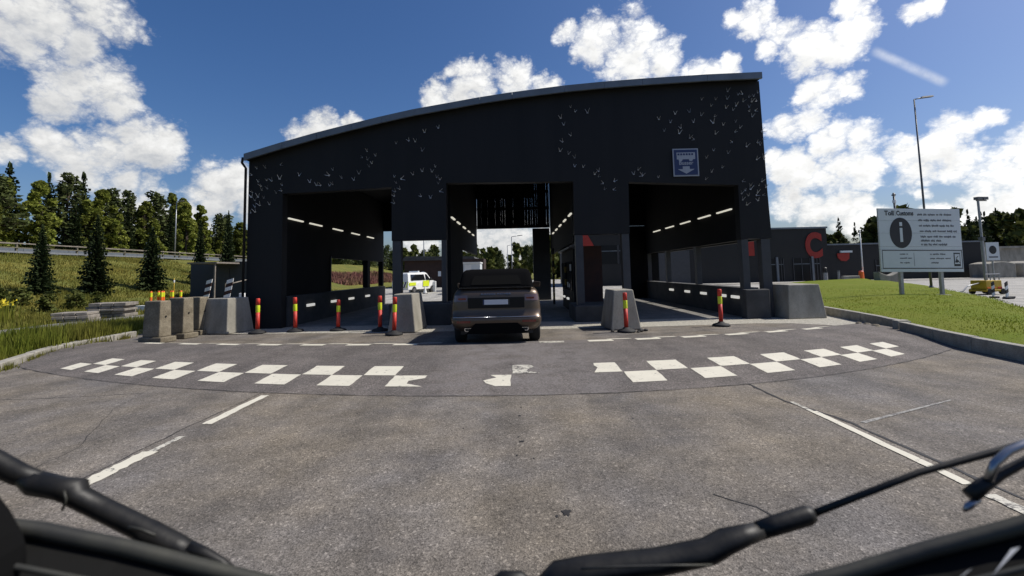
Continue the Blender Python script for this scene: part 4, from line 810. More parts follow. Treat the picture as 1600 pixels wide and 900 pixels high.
# things on the forecourt
def post_thing(name, label, cat, x, y, parts):
    e = empty(name, (x, y, 0)); tag(e, label, cat)
    for nm, pr, m in parts: MB().lathe(pr, 12).build(nm, m, e, smooth=False)
post_thing('ash_bin', 'short black and white bin post before the far office', 'bin', 30.0, 45.2, [('base', [(.2, .02), (.2, .85)], 'galv'), ('band', [(.21, .86), (.21, .95)], 'black'), ('top', [(.16, .96), (.18, 1.3), (.05, 1.4)], 'black')])
post_thing('steel_post', 'thin grey steel post before the far office wall', 'post', 30.4, 43.9, [('shaft', [(.1, -.01), (.1, .95)], 'galv'), ('cap', [(.12, .96), (.1, 1.06)], 'dgalv')])
post_thing('orange_post', 'orange post at the foot of the white flagpole', 'post', 32.1, 43.3, [('shaft', [(.22, -.01), (.20, .9)], 'orange'), ('cap', [(.2, .91), (.1, 1.0)], 'red')])
def hump(name, label, x, y, l, w, h, m, dip=.0, rz=0):
    mb = MB(); n = 9; poly = [(-l/2, 0)] + [(-l/2+l*i/(n-1), h*(1-dip*math.sin(math.pi*i/(n-1)))) for i in range(n)] + [(l/2, 0)]
    mb.prism(poly, -w/2, w/2); o = mb.build(name, m, bevel=.06, loc=(x, y, 0), rot=(0, 0, rz)); tag(o, label, 'concrete barrier'); return o
hump('concrete_trough', 'grey concrete trough with dipped top left of the board posts', 31.2, 39.2, 1.75, .7, .95, 'conc', .35)
hump('low_barrier', 'low pale concrete barrier beside the orange post', 31.0, 43.2, 1.5, .4, .55, 'conc', .0)
for i, (x, l) in enumerate([(46.6, 2.6), (50.0, 2.8)]):
    hump('pale_rock_cover', ['pale rounded covered heap beside the far forest edge', 'pale covered heap at the right picture edge'][i], x, 45.5, l, 2, 1.35, 'conc', -.15)
tag(MB().box(49, 60, 52, 60, 0, 3.0).box(48.8, 60.2, 51.8, 60.2, 3.002, 3.25).build('far_shed', 'conc'), 'pale low shed at the far right edge before the forest', 'shed')

# ------------------------------------------------------------------ far buildings seen through the hall
br = empty('brown_barn', (0, 0, 0)); tag(br, 'low red-brown building seen through the gap left of car', 'building')
MB().box(-13.5, -5.4, 55, 62, 0, 3.2).build('wall', 'brownwall', br); MB().prism([(-14, 3.21), (-5.0, 3.21), (-5.2, 3.55), (-13.2, 3.75)], 54.5, 62.5).build('roof', 'conc_dark', br)
for x in (-11.5, -9.5, -7.6): MB().box(x, x+.35, 54.95, 54.99, 1.3, 1.9).build('window', 'signgrey', br)
wl = MB().box(-9.8, -7.4, 41.5, 41.9, -.01, .95).build('low_white_wall', 'white', bevel=.03); tag(wl, 'pale low wall behind the patrol van', 'wall')
cone = empty('traffic_cone', (-7.75, 38.5, 0)); tag(cone, 'small white traffic cone near the pale low wall', 'cone'); MB().lathe([(.16, .03), (.03, .6)], 12).build('body', 'white', cone); MB().box(-.2, .2, -.2, .2, -.005, .03).build('foot', 'rubber', cone)
ct = empty('white_container', (0, 0, 0)); tag(ct, 'small white container box seen left of the car roof', 'container')
MB().box(-4.25, -2.95, 36, 38.2, .1, 2.35).build('box', 'signgrey', ct); MB().box(-4.3, -2.9, 35.9, 38.3, 2.352, 2.45).build('lid', 'white', ct); MB().box(-4.15, -3.62, 35.97, 35.99, .2, 2.25).build('door', 'white', ct)
rd = MB().box(-6.5, -3.1, 42, 45, -.01, 2.9).build('brown_hut', 'brownwall'); tag(rd, 'dark red-brown hut wall behind the white container', 'hut')

# ------------------------------------------------------------------ cabin, steps and works material on the left
cabn = empty('site_cabin', (0, 0, 0)); tag(cabn, 'dark blue-grey site cabin left of the hall', 'cabin')
MB().box(-23.4, -17.5, 33, 36, .28, 2.72).build('cabin_wall', 'shed', cabn, bevel=.03); MB().box(-23.45, -17.45, 32.95, 36.05, 2.722, 2.80).build('cabin_roof', 'black', cabn)
for x in (-23.0, -20.5, -18): MB().box(x, x+.3, 33.2, 33.5, 0, .279).build('support', 'conc', cabn)
MB().box(-21.5, -20.6, 32.96, 32.995, .35, 2.35).build('door', 'column', cabn)
po = empty('porch_canopy', (-20.6, 31.2, 0)); tag(po, 'small flat pale porch roof on a thin post before the cabin', 'canopy')
MB().box(-1.2, .75, -.8, 1.7, 2.62, 2.72).build('porch_roof', 'wood', po); MB().box(.52, .60, -.72, -.62, 0, 2.62).build('porch_post', 'wood', po)
def board_barrier(label, x, y, rz, tilt):
    e = empty('striped_barrier', (x, y, 0.0), rz); tag(e, label, 'barrier', 'red and white striped barrier boards'); e.rotation_euler = (0, tilt, rz)
    for k in range(6):
        z = .18+k*.22; MB().add([(-.17, -.02, z), (.17, -.02, z+.17), (.17, -.02, z+.39), (-.17, -.02, z+.22), (-.17, .02, z), (.17, .02, z+.17), (.17, .02, z+.39), (-.17, .02, z+.22)], [(0, 1, 2, 3), (7, 6, 5, 4), (0, 4, 5, 1), (1, 5, 6, 2), (2, 6, 7, 3), (3, 7, 4, 0)]).build('stripe', 'white' if k % 2 else 'corten', e)
    MB().box(-.2, .2, -.15, .15, 0, .08).build('foot', 'rubber', e)
board_barrier('left striped barrier board leaning at the cabin steps', -18.3, 27.0, R(-8), R(12)); board_barrier('right striped barrier board at the cabin steps', -16.9, 26.7, R(5), R(10))
wb = MB().box(-.16, .16, -.06, .06, 0, .75).build('white_board', 'white', bevel=.02, loc=(-15.85, 26.6, .0)); tag(wb, 'short white board standing right of the striped barriers', 'board')
stp = empty('timber_steps', (0, 0, 0)); tag(stp, 'weathered timber steps with handrails up to the cabin', 'steps')
for k in range(4): MB().box(-18.4, -16.6, 29.2+k*.45, 29.66+k*.45, .0+.10*k, .12+.10*k).build('tread', 'wood', stp)
for x in (-18.4, -16.6):
    MB().tube([(x, 29.1, .1), (x, 29.1, 1.3)], .04, 6).build('handrail_post', 'wood', stp); MB().tube([(x, 29.1, 1.2), (x, 31.4, 1.5)], .04, 6).build('handrail', 'wood', stp)
# works bollards stored on the grass
ob = empty('orange_bollard'); MB().lathe([(.16, 0), (.15, .06), (.06, .08)], 10).build('base', 'rubber', ob); MB().lathe([(.07, .08), (.07, .45)], 10).build('post', 'orange', ob); MB().lathe([(.071, .45), (.071, .72)], 10).build('band', 'yellowband', ob); MB().lathe([(.07, .72), (.05, .80)], 10).build('cap', 'orange', ob)
for i in range(7):
    o = ob if i == 0 else copy_tree(ob); x = -22.2+.27*i+random.uniform(-.05, .05); y = 28.0+random.uniform(-.25, .35); o.location = (x, y, ground_z(x, y)+.05); o.scale = (1., 1., 1.); o.rotation_euler = (0, random.uniform(-.05, .05), i)
    tag(o, ['leftmost', 'second from left', 'third from left', 'middle', 'third from right', 'second from right', 'rightmost'][i if i != 3 else 3] + ' orange marker bollard of the cluster on the grass', 'bollard', 'orange bollards stored behind the barriers')
pk = rod('thin_stake', 'thin yellow stake rising among the orange bollards', 'stake', -20.9, 28.1, 1.45, .025, 'towyellow', ground_z(-20.9, 28.1)+.15); MB().lathe([(.04, 1.2), (.04, 1.35)], 8).build('tip', 'white', pk)
# stacked slabs
random.seed(21)
def slab_stack(label, x, y, w, d, n, rz):
    e = empty('slab_stack', (x, y, .09), rz); tag(e, label, 'stone stack', 'stacks of grey slabs beside the path'); z = .04
    for k in range(n):
        h = random.uniform(.09, .14); j = random.uniform(-.06, .06); c = random.uniform(-.1, .1)
        for q in range(3):
            x0 = -w/2+w*q/3; MB().box(x0+.012+j, x0+w/3-.012+j, -d/2+c, d/2+c, z, z+h*random.uniform(.85, 1)).build('slab', 'slab', e, bevel=.015)
        z += h
slab_stack('lower stack of grey slabs left beside the path', -16.75, 17.6, 1.1, .9, 3, R(20)); slab_stack('taller stack of grey slabs right beside the path', -16.9, 19.3, 1.3, 1.0, 5, R(15))
MB_ = MB()
for k in range(14):
    a = random.uniform(0, 6.28); r = random.uniform(0, .9); x, y = r*math.cos(a)*1.6, r*math.sin(a)*.7; s = random.uniform(.12, .3); MB_.box(x-s, x+s, y-s*.7, y+s*.7, 0, random.uniform(.08, .28))
tag(MB_.build('rubble_heap', 'white', loc=(-18.2, 23.4, .09)), 'flat heap of pale broken slabs on the grass', 'rubble', kind='stuff')
pts = [(-18.6, 24.6, .16)] ; 
for k in range(14): pts.append((-18.6+.15*k, 24.6+.30*k, .14+.05*math.sin(k*2)+.012*k))
tag(MB().tube(pts, .09, 8).build('yellow_hose', 'towyellow', smooth=True), 'yellow hose lying in the grass behind the barrier blocks', 'hose')

# ------------------------------------------------------------------ fence along the raised road
fn = empty('rail_fence', (0, 0, 0)); tag(fn, 'long weathered rail fence along the road on top of bank', 'fence')
ys = [22+2.6*i for i in range(29)]
for y in ys: MB().box(-41.07, -40.93, y-.06, y+.06, ground_z(-41, y)-.1, 4.95).build('post', 'woodgreen', fn)
for a, b in zip(ys, ys[1:]):
    for z, m, h in ((4.86, 'wood', .10), (4.50, 'woodgreen', .09), (4.16, 'galv', .16)): MB().box(-40.92, -40.86, a, b-.02, z-h/2+random.uniform(-.02, .02), z+h/2).build('rail', m, fn)
gr = empty('guard_rail', (0, 0, 0)); tag(gr, 'pale steel guard rail behind the rail fence', 'guard rail')
for a in range(20, 100, 4): MB().box(-43.05, -42.97, a, a+3.97, 4.35, 4.62).build('rail_section', 'roofmetal', gr)
for a in range(20, 100, 4): MB().box(-43.15, -43.06, a+1.9, a+2.0, 3.7, 4.6).build('post', 'galv', gr)

# ------------------------------------------------------------------ trees and plants
def leaf_quad(mb, c, u, v):
    mb.v += [tuple(c-u-v), tuple(c+u-v), tuple(c+u*.7+v), tuple(c-u*.7+v)]; b = len(mb.v); mb.f.append((b-4, b-3, b-2, b-1)); mb.m.append(0)
def rv(rng): 
    while True:
        q = Vector((rng.uniform(-1, 1), rng.uniform(-1, 1), rng.uniform(-1, 1)))
        if .05 < q.length < 1: return q.normalized()
def spruce_parts(h, r, whorls, nb, seed, leafw=.09, low=.04):
    rng = random.Random(seed); mb = MB()
    for i in range(whorls):
        t = (i+rng.uniform(-.3, .3))/whorls; t = max(0, min(.99, t)); z = h*(low+(1-low)*t); rad = r*((1-t)**.82)*(.93+.07*math.sin(i*1.9))+.04*r
        k = max(3, int(nb*(1-t*.6)))
        for j in range(k):
            a = 2*math.pi*(j+rng.uniform(-.35, .35))/k+i*1.1; L = rad*rng.uniform(.62, 1.18); d = Vector((math.cos(a), math.sin(a), 0)); seg = max(2, int(2+4*(1-t)))
            droop = rng.uniform(.12, .34)*(1.1-t); side = Vector((-d.y, d.x, 0))
            for s in range(seg):
                f = (s+.7)/seg; c = Vector((0, 0, z)) + d*L*f + Vector((0, 0, -L*droop*f + L*.18*f*f + rng.uniform(-.03, .03)*h/8))
                w = leafw*h*(1.15-f*.75)*rng.uniform(.7, 1.2); l = L/seg*.78
                u = (d*l + Vector((0, 0, -l*droop*.8))); vv = side*w*.5 + Vector((0, 0, rng.uniform(-.5, .15)*w)); 
                leaf_quad(mb, c, u*.62, vv*.9)
                leaf_quad(mb, c-Vector((0, 0, w*.28)), u*.5+side*rng.uniform(-.3, .3)*w, Vector((0, 0, w*.42))+side*rng.uniform(-.25, .25)*w)
    for i in range(5): leaf_quad(mb, Vector((0, 0, h*(.965+.01*i))), rv(rng)*.02*h, Vector((0, 0, .025*h)))
    tr = MB(); tr.tube([(0, 0, -.3), (0, 0, h*.5), (0, 0, h*.97)], [h*.018, h*.011, h*.003], 7); return mb, tr
def pine_parts(h, r, seed):
    rng = random.Random(seed); mb = MB(); tr = MB(); top = []
    tr.tube([(0, 0, -.3), (.1*rng.uniform(-1, 1), .1, h*.5), (.2*rng.uniform(-1, 1), 0, h*.96)], [h*.017, h*.012, h*.004], 7)
    for i in range(20):
        t = i/20; z = h*(.36+.62*t); k = 4 if t < .8 else 3
        for j in range(k):
            a = rng.uniform(0, 6.28); L = r*(.55+.6*math.sin(math.pi*min(1, .25+t*.85)))*rng.uniform(.5, 1.1)*(1.05-.55*t); d = Vector((math.cos(a), math.sin(a), .12)); e = Vector((0, 0, z))+d*L
            tr.tube([(0, 0, z-.1*L), tuple(e)], [h*.004, h*.0015], 4)
            for q in range(22):
                c = Vector((0, 0, z))+d*L*rng.uniform(.4, 1.1)+rv(rng)*.22*r; leaf_quad(mb, c, rv(rng)*h*.018, rv(rng)*h*.011)
    return mb, tr
def broad_parts(h, r, seed, n=1700, low=.22, ls=.030, lob=26):
    rng = random.Random(seed); mb = MB(); tr = MB(); lobes = []
    tr.tube([(0, 0, -.3), (rng.uniform(-.1, .1)*r, 0, h*.4), (rng.uniform(-.2, .2)*r, 0, h*.9)], [h*.02, h*.014, h*.004], 7)
    for i in range(lob):
        t = (i+rng.uniform(0, 1))/lob; z = h*(low+(1-low)*t); rr = r*(math.sin(math.pi*min(1, .20+.78*t**.85))**.8)*.95; a = rng.uniform(0, 6.28); q = rng.uniform(.2, .9); c = Vector((rr*q*math.cos(a), rr*q*math.sin(a), z)); lobes.append((c, r*rng.uniform(.16, .34)*(1.15-.45*t)))
        tr.tube([(0, 0, max(.1*h, z-r*.7)), tuple(c)], [h*.006, h*.002], 4)
    for i in range(n):
        c, s = rng.choice(lobes); q = rv(rng); p = c+Vector((q.x, q.y, q.z*1.1))*s*rng.uniform(.3, 1.15)**.6; p.z = max(p.z, .08*h)
        u = rv(rng); v = u.cross(rv(rng)).normalized(); k = h*ls*rng.uniform(.6, 1.25); leaf_quad(mb, p, u*k, v*k*.75)
    return mb, tr
def tree_proto(name, parts, m):
    e = empty(name); mb, tr = parts; mb.build('crown', m, e); tr.build('trunk', 'bark', e, smooth=True); return e
def place(proto, used, x, y, s, z=None, rz=0, sx=1.):
    o = proto if not used.get(proto.name) else copy_tree(proto); used[proto.name] = True
    o.location = (x, y, ground_z(x, y)-.05 if z is None else z); o.rotation_euler = (0, 0, rz); o.scale = (s*sx, s*sx, s); return o
used = {}
sp_near = [tree_proto('spruce_tree', spruce_parts(5, 1.15, 36, 14, 31, .058), 'spruce'), tree_proto('spruce_tree', spruce_parts(5, 1.05, 34, 14, 32, .058), 'spruce')]
for i, (x, y, h, p, w, lab) in enumerate([(-26.9, 26, 3.9, 0, .85, 'young spruce leftmost on the grassy bank'), (-27.0, 29.5, 5.1, 1, .95, 'young spruce second from left on the grassy bank'), (-27.0, 34, 4.6, 0, 1.0, 'broad young spruce in the middle of the bank row'), (-27.6, 40, 5.6, 1, .70, 'slim young spruce beside the site cabin on the bank'), (-27.7, 44, 6.6, 0, .58, 'tallest slim spruce right above the site cabin')]):
    o = place(sp_near[p], used, x, y, h/5, rz=i*1.7, sx=w); tag(o, lab, 'tree', 'young spruces on the bank')
fs_ = [tree_proto('forest_spruce', spruce_parts(10, 1.75, 28, 10, 41, .05, .12), 'spruce'), tree_proto('forest_spruce', spruce_parts(10, 1.5, 26, 10, 42, .05, .15), 'spruce')]
fp_ = [tree_proto('forest_pine', pine_parts(10, 1.9, 51), 'pine'), tree_proto('forest_pine', pine_parts(10, 1.7, 52), 'pine')]
fb_ = [tree_proto('birch_tree', broad_parts(10, 1.9, 61, 5600, .12, .0165, 46), 'leaf'), tree_proto('birch_tree', broad_parts(10, 1.6, 62, 5200, .12, .0165, 42), 'leaf'), tree_proto('birch_tree', broad_parts(10, 2.2, 63, 6000, .12, .0165, 50), 'leaf')]
LF = [ # x, y, height, kind
 (-56, 43, 9.5, 's'), (-55, 44.5, 9.0, 'b'), (-57, 46.5, 10.2, 's'), (-55, 48, 9.4, 'p'), (-56, 49.5, 9.2, 'b'), (-58, 52, 11.8, 's'), (-55, 52.5, 9.6, 'b'), (-57, 55.5, 11.2, 's'), (-56, 57, 11.0, 'p'), (-54, 57.5, 8.2, 'b'), (-58, 61, 12.4, 's'), (-55, 60.5, 9.4, 'b'), (-56, 63, 11.2, 'p'),
 (-54, 63.5, 8.6, 's'), (-57, 67, 11.6, 'p'), (-54, 66.5, 8.8, 'b'), (-55, 69.5, 11.6, 'p'), (-53, 70, 9.2, 's'), (-55, 73, 11.2, 'b'), (-53, 73.5, 10.4, 'b'), (-56, 76.5, 11.6, 'b'), (-54, 78, 10.2, 'b'), (-56, 81, 9.6, 's'), (-54, 83, 9.6, 'p'), (-55, 86, 8.8, 'b'), (-57, 90, 10.0, 'p'), (-54, 89.5, 8.6, 'b'), (-55, 94, 8.6, 's'), (-56, 98, 9.2, 'p'), (-54, 99, 8.2, 'b'), (-55, 104, 8.4, 'b'), (-54, 108, 8.6, 's'), (-55, 113, 8.8, 'b'), (-54, 118, 8.6, 'p'), (-54, 124, 8.4, 'b'), (-55, 130, 9.0, 's'), (-53, 138, 9.0, 'b'), (-54, 148, 9.6, 'b'),
 (-53, 46, 6.4, 'b'), (-53, 51, 6.2, 'b'), (-53, 55, 6.6, 's'), (-53, 61, 6.4, 'b'), (-52.5, 66.5, 6.2, 'b'), (-52.5, 77, 6.6, 'b'), (-52.5, 82, 6.2, 'b'), (-52, 95, 6.2, 'b'), (-52, 103, 6.4, 'b'), (-52, 113, 6.4, 'b')]
random.seed(99); cnt = {'s': 0, 'p': 0, 'b': 0}
ORD = ['first', 'second', 'third', 'fourth', 'fifth', 'sixth', 'seventh', 'eighth', 'ninth', 'tenth', 'eleventh', 'twelfth', 'thirteenth', 'fourteenth', 'fifteenth', 'sixteenth', 'seventeenth', 'eighteenth', 'nineteenth', 'twentieth', 'twenty-first', 'twenty-second', 'twenty-third', 'twenty-fourth', 'twenty-fifth', 'twenty-sixth', 'twenty-seventh', 'twenty-eighth']
for x, y, h, k in sorted(LF, key=lambda q: q[0]/q[1]):
    pr = {'s': fs_, 'p': fp_, 'b': fb_}[k]; p = pr[cnt[k] % len(pr)]; n_ = ORD[cnt[k]]; cnt[k] += 1
    o = place(p, used, x, y, h/10*random.uniform(.95, 1.05), z=3.8, rz=random.uniform(0, 6), sx=random.uniform(.95, 1.3))
    lab, g = {'s': ('dark pointed spruce, %s from left in the wood beyond the raised road', 'forest spruces beyond the raised road'), 'p': ('open-crowned pine, %s from left in the wood beyond the raised road', 'forest pines beyond the raised road'), 'b': ('bright green birch, %s from left in the wood beyond the raised road', 'birches beyond the raised road')}[k]
    tag(o, lab % n_, 'tree', g)
# distant woods, one mass each
def wood(name, label, spots, seed):
    rng = random.Random(seed); low = [spruce_parts(10, 2.0, 12, 6, 71, .10, .08)[0], broad_parts(10, 3.0, 72, 420, .12, .06)[0], broad_parts(10, 2.6, 73, 380, .1, .065)[0], pine_parts(10, 2.2, 74)[0]]
    mbs = [MB(), MB(), MB()]
    for x, y, h in spots:
        k = rng.choice([0, 0, 1, 2, 3]); src = low[k]; dst = mbs[{0: 0, 1: 1, 2: 1, 3: 2}[k]]; a = rng.uniform(0, 6.28); s = h/10; ca, sa = math.cos(a)*s, math.sin(a)*s; b = len(dst.v)
        dst.v += [(x+p[0]*ca-p[1]*sa, y+p[0]*sa+p[1]*ca, p[2]*s) for p in src.v]; dst.f += [tuple(b+i for i in f) for f in src.f]; dst.m += [0]*len(src.f)
    mb = MB()
    for i, q in enumerate(mbs): mb.add(q.v, q.f, i)
    o = mb.build(name, ['spruce', 'bushleaf', 'pine']); tag(o, label, 'wood', kind='stuff'); return o
rng = random.Random(5)
wood('wood_interior', 'shaded inner wood behind the first trees on the left', [(rng.uniform(-72, -59), rng.uniform(42, 150), rng.uniform(5.5, 9.0)) for i in range(120)], 8).location.z = 3.7
wood('distant_wood', 'distant mixed wood behind the hall', [(rng.uniform(-46, 40), rng.uniform(100, 118), rng.uniform(6.0, 8.5)) for i in range(95)] + [(rng.uniform(5, 12), rng.uniform(92, 100), rng.uniform(7, 9.5)) for i in range(8)] + [(rng.uniform(-16, -5), rng.uniform(78, 90), rng.uniform(4.5, 6.3)) for i in range(12)], 3)
wood('distant_wood', 'dark distant wood behind the office at the right edge', [(rng.uniform(70, 135), rng.uniform(90, 104), 7.5+rng.uniform(0, 2.5)+max(0, (rng.uniform(-4, 4)+4))*.4) for i in range(70)] + [(rng.uniform(58, 76), rng.uniform(68, 78), rng.uniform(6.5, 9.5)) for i in range(16)] + [(rng.uniform(40, 68), rng.uniform(84, 96), rng.uniform(5, 7.5)) for i in range(20)], 4)
# shrubs at the foot of the bank
sh = [tree_proto('shrub', broad_parts(2, 1.1, 81, 700, .05, .055), 'bushleaf'), tree_proto('shrub', broad_parts(2, 1.0, 82, 650, .05, .055), 'bushleaf')]
for i, (x, y, s) in enumerate(sorted([(-22.8, 17.5, .7), (-22.3, 19.0, .62), (-23.0, 20.6, .75), (-22.6, 22.2, .6), (-22.9, 24.0, .65), (-23.6, 18.4, .8), (-24.5, 22.8, .6), (-23.8, 26.2, .5)], key=lambda q: q[0]/q[1])):
    o = place(sh[i % 2], used, x, y, s*.72, rz=i*1.3, sx=1.25); tag(o, 'dark low shrub, %s from left at the foot of the bank' % ORD[i], 'shrub', 'shrubs at the foot of the bank')
# weeds, meadow grass and flowers
def blades(name, m, n, fx, hmin, hmax, w, seed, cat, label, zf=ground_z, lean=.5):
    rng = random.Random(seed); mb = MB()
    V, F = mb.v, mb.f
    for i in range(n):
        x, y = fx(rng); z = zf(x, y); h = rng.uniform(hmin, hmax); a = rng.uniform(0, 6.28); l = rng.uniform(0, lean)*h; b = len(V); dx, dy = math.cos(a)*w*.5, math.sin(a)*w*.5
        V += [(x-dx, y-dy, z-.02), (x+dx, y+dy, z-.02), (x+rng.uniform(-l, l), y+rng.uniform(-l, l), z+h)]; F.append((b, b+1, b+2))
    mb.m = [0]*len(F); o = mb.build(name, m); tag(o, label, cat, kind='stuff'); return o
def verge(rng):
    while True:
        y = rng.uniform(5.5, 20); k = lerp(KX, y); x = rng.uniform(-14.3, k-.22)
        if x < lerp([(2, -12.6), (8, -13.5), (12.8, -14.2), (16.4, -14.7), (20, -13.2)], y): continue
        if mnoise.noise(Vector((x*.9, y*.9, 1))) > rng.uniform(-.6, .6): return x, y
blades('verge_grass', 'blade', 26000, verge, .06, .30, .022, 1, 'grass', 'rough green grass on the verge behind the left kerb')
def clumps(rng):
    c = rng.choice([(-11.2, 11.6), (-11.6, 12.6), (-11.0, 10.6), (-12.2, 11.4), (-11.4, 9.6), (-12.4, 13.6), (-12.8, 12.4), (-10.9, 9.0)]); return c[0]+rng.gauss(0, .25), c[1]+rng.gauss(0, .3)
blades('tall_weeds', 'blade', 3600, clumps, .2, .52, .035, 2, 'weeds', 'tall leafy weeds in clumps on the left verge')
def meadow(rng):
    while True:
        y = rng.uniform(10, 48); x = rng.uniform(-41, -16.5)
        if (mnoise.noise(Vector((x*.35, y*.35, 5)))+.35 > rng.uniform(-.4, .8)) and (x < -18.2 or y < 26): return x, y
blades('meadow_grass', 'blade_dry', 70000, meadow, .07, .24, .06, 3, 'grass', 'rough meadow grass covering the bank')
def lawnpts(rng):
    while True:
        y = rng.uniform(4, 30)*rng.uniform(.6, 1); a, b = lerp(LL, y)+.05, lerp(LR, y)-.05
        if y > 3: return rng.uniform(a, b), y
blades('lawn_grass_blades', 'lawnblade', 16000, lawnpts, .012, .035, .03, 4, 'grass', 'short mown grass blades on the lawn', zf=lawn_z)
def kerbweeds(rng):
    y = rng.choice([8.8, 9.6, 9.9, 10.3, 10.9, 11.4, 12.1, 12.9])+rng.gauss(0, .12); return lerp(KX, y)+.02+abs(rng.gauss(0, .06)), y
blades('kerb_weeds', 'blade_dry', 900, kerbweeds, .04, .16, .018, 6, 'weeds', 'dry weeds in the gutter along the left kerb', zf=lambda x, y: .0)
def pinkpts(rng): y = rng.uniform(58, 88); return lerp(XF, y)-rng.uniform(2.0, 8.5), y
blades('fireweed', 'pinkflower', 9000, pinkpts, .3, .75, .14, 7, 'flowers', 'pink flowering fireweed field seen through left bay windows')
def yel(rng): c = rng.choice([(-20.3, 16.6), (-20.8, 17.2), (-19.9, 16.2), (-20.6, 18.2), (-19.3, 16.9)]); return c[0]+rng.gauss(0, .28), c[1]+rng.gauss(0, .28)
blades('goldenrod', 'yellowflower', 380, yel, .04, .12, .08, 8, 'flowers', 'yellow flowers in the weeds at the left edge', zf=lambda x, y: ground_z(x, y)+.75+.25*mnoise.noise(Vector((x*3, y*3, 0))))
blades('flower_stems', 'blade', 900, yel, .6, 1.0, .05, 9, 'weeds', 'green stems under the yellow flowers', lean=.15)

# ------------------------------------------------------------------ own vehicle: cowl and wipers
wr = empty('windscreen_wiper', (0, .75, 1.13)); tag(wr, 'black windscreen wiper lying across the lower right of the picture', 'wiper', 'wipers of the own vehicle')
def wt(pts, rad, name, m, par, flat=1., n=10): 
    o = MB().tube([(x-par.location.x, y-par.location.y, z-par.location.z) for x, y, z in pts], rad, n, flat=flat).build(name, m, par, smooth=True); return o
wt([(.90, .70, 1.358), (.83, .72, 1.336), (.79, .735, 1.322), (.62, .75, 1.272), (.45, .76, 1.207)], [.0065, .006, .0055, .005, .0055], 'arm_rod', 'wiper', wr)
wt([(.458, .758, 1.210), (.448, .76, 1.207), (.40, .765, 1.191), (.372, .765, 1.183)], [.010, .0145, .0145, .0135], 'sleeve', 'wiper', wr)
wt([(.376, .765, 1.184), (.345, .765, 1.176), (.32, .765, 1.169), (.29, .765, 1.154), (.21, .765, 1.140), (.10, .765, 1.130), (.05, .765, 1.124), (.018, .765, 1.105)], [.0115, .0145, .0175, .0180, .0185, .0195, .018, .009], 'arm_body', 'wiper', wr, 1.3)
wt([(.085, .735, 1.150), (.14, .735, 1.152), (.22, .735, 1.152), (.285, .737, 1.150)], .0016, 'arm_ridge', 'cowlrim', wr)
wt([(-.055, .75, 1.118), (-.035, .75, 1.128), (-.008, .75, 1.127), (.012, .75, 1.114)], [.007, .012, .012, .008], 'pivot_cap', 'wiper', wr)
wl_ = empty('windscreen_wiper', (-.6, .75, 1.2)); tag(wl_, 'thick black wiper arm crossing the lower left corner', 'wiper', 'wipers of the own vehicle')
wt([(-.95, .72, 1.405), (-.86, .735, 1.352), (-.82, .742, 1.322), (-.79, .75, 1.300), (-.755, .75, 1.290)], [.013, .015, .017, .016, .012], 'blade_holder', 'wiper', wl_)
wt([(-.785, .75, 1.298), (-.76, .75, 1.286), (-.725, .752, 1.277), (-.705, .754, 1.272), (-.70, .755, 1.262), (-.655, .755, 1.240), (-.60, .757, 1.212), (-.59, .757, 1.204), (-.545, .757, 1.184), (-.52, .757, 1.172)], [.012, .018, .0165, .0195, .0155, .015, .0155, .018, .016, .013], 'arm_body', 'wiper', wl_, 1.15)
wt([(-.525, .757, 1.178), (-.50, .757, 1.171), (-.475, .757, 1.158), (-.452, .757, 1.138), (-.43, .757, 1.105)], [.013, .0095, .008, .009, .014], 'arm_hook', 'wiper', wl_)
wt([(-.605, .736, 1.225), (-.585, .7355, 1.221), (-.562, .7355, 1.212)], .0022, 'arm_ridge', 'cowlrim', wl_)
wt([(-.70, .73, 1.283), (-.695, .729, 1.27), (-.70, .729, 1.255)], .0018, 'arm_clip', 'cowlrim', wl_)
cw = empty('windscreen_cowl', (0, .6, 1.0)); tag(cw, 'dark plastic cowl and seal along the bottom of own windscreen', 'cowl')
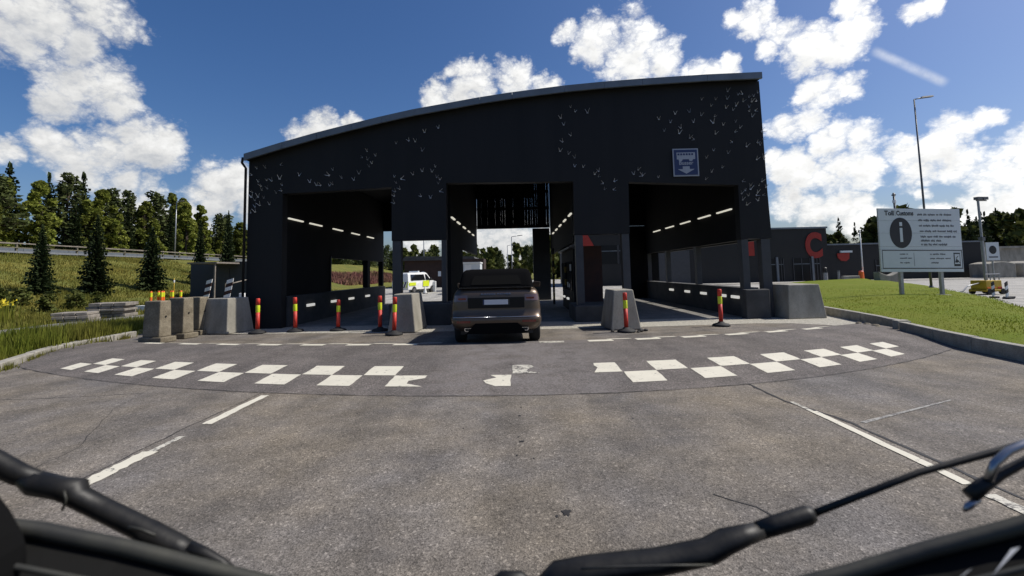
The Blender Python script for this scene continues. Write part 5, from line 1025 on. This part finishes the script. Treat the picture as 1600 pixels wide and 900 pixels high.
CL = [(-.86, .50, 1.43), (-.73, .55, 1.352), (-.66, .58, 1.312), (-.60, .60, 1.292), (-.51, .62, 1.258), (-.40, .635, 1.218), (-.30, .645, 1.185), (-.15, .655, 1.145), (0, .66, 1.125), (.15, .655, 1.135), (.30, .645, 1.165), (.42, .635, 1.198), (.52, .62, 1.235), (.60, .60, 1.268), (.70, .57, 1.318), (.86, .50, 1.40)]
wt(CL, .010, 'seal', 'cowlrim', cw)
mb = MB(); vs = []
for x, y, z in CL: vs += [(x, y-.60+.0, z-1.0-.008), (x*1.02, y-.60-.09, z-1.0-.045), (x*1.0, y-.60-.16, z-1.0-.11), (x, y-.60-.18, z-1.0-.5), (x, y-.6+.006, z-1.0-.5)]
mb.add(vs, [(5*i+j, 5*i+5+j, 5*i+5+(j+1) % 5, 5*i+(j+1) % 5) for i in range(len(CL)-1) for j in range(5)]); mb.build('cowl_panel', 'cowl', cw, smooth=False)
wt([(x, y-.045, z-.012) for x, y, z in CL[9:]], .0035, 'trim_line', 'cowlrim', cw); wt([(x, y-.045, z-.012) for x, y, z in CL[:7]], .0035, 'trim_line', 'cowlrim', cw)
MB().prism([(-.95, .45), (-.70, .43), (-.655, .385), (-.610, .335), (-.585, .295), (-.585, -.3), (-.95, -.3)], -.15, -.02).build('pillar_trim', 'interior', cw, bevel=.02)
wt([(.80, .66, 1.375), (.73, .66, 1.341), (.693, .66, 1.323), (.656, .66, 1.306), (.632, .66, 1.293), (.613, .66, 1.279)], [.006, .006, .006, .007, .009, .010], 'washer_arm', 'wiper', cw)
wt([(.80, .655, 1.385), (.732, .655, 1.361), (.696, .655, 1.350), (.668, .655, 1.340), (.647, .655, 1.324), (.636, .655, 1.302)], .0055, 'washer_hook', 'rim', cw)
wt([(.62, .655, 1.277), (.605, .655, 1.268), (.598, .655, 1.262)], [.004, .005, .002], 'hook_tip', 'rim', cw)
MB().add([(.425, -.10, .262), (.47, -.09, .280), (.472, -.08, .270), (.43, -.09, .250)], [(0, 1, 2, 3)]).build('reflection_piece', 'white', cw)  # white wedges added to stand in for chrome reflections on the cowl
MB().add([(.482, -.10, .280), (.522, -.09, .300), (.522, -.08, .292), (.488, -.09, .270)], [(0, 1, 2, 3)]).build('reflection_piece', 'white', cw)
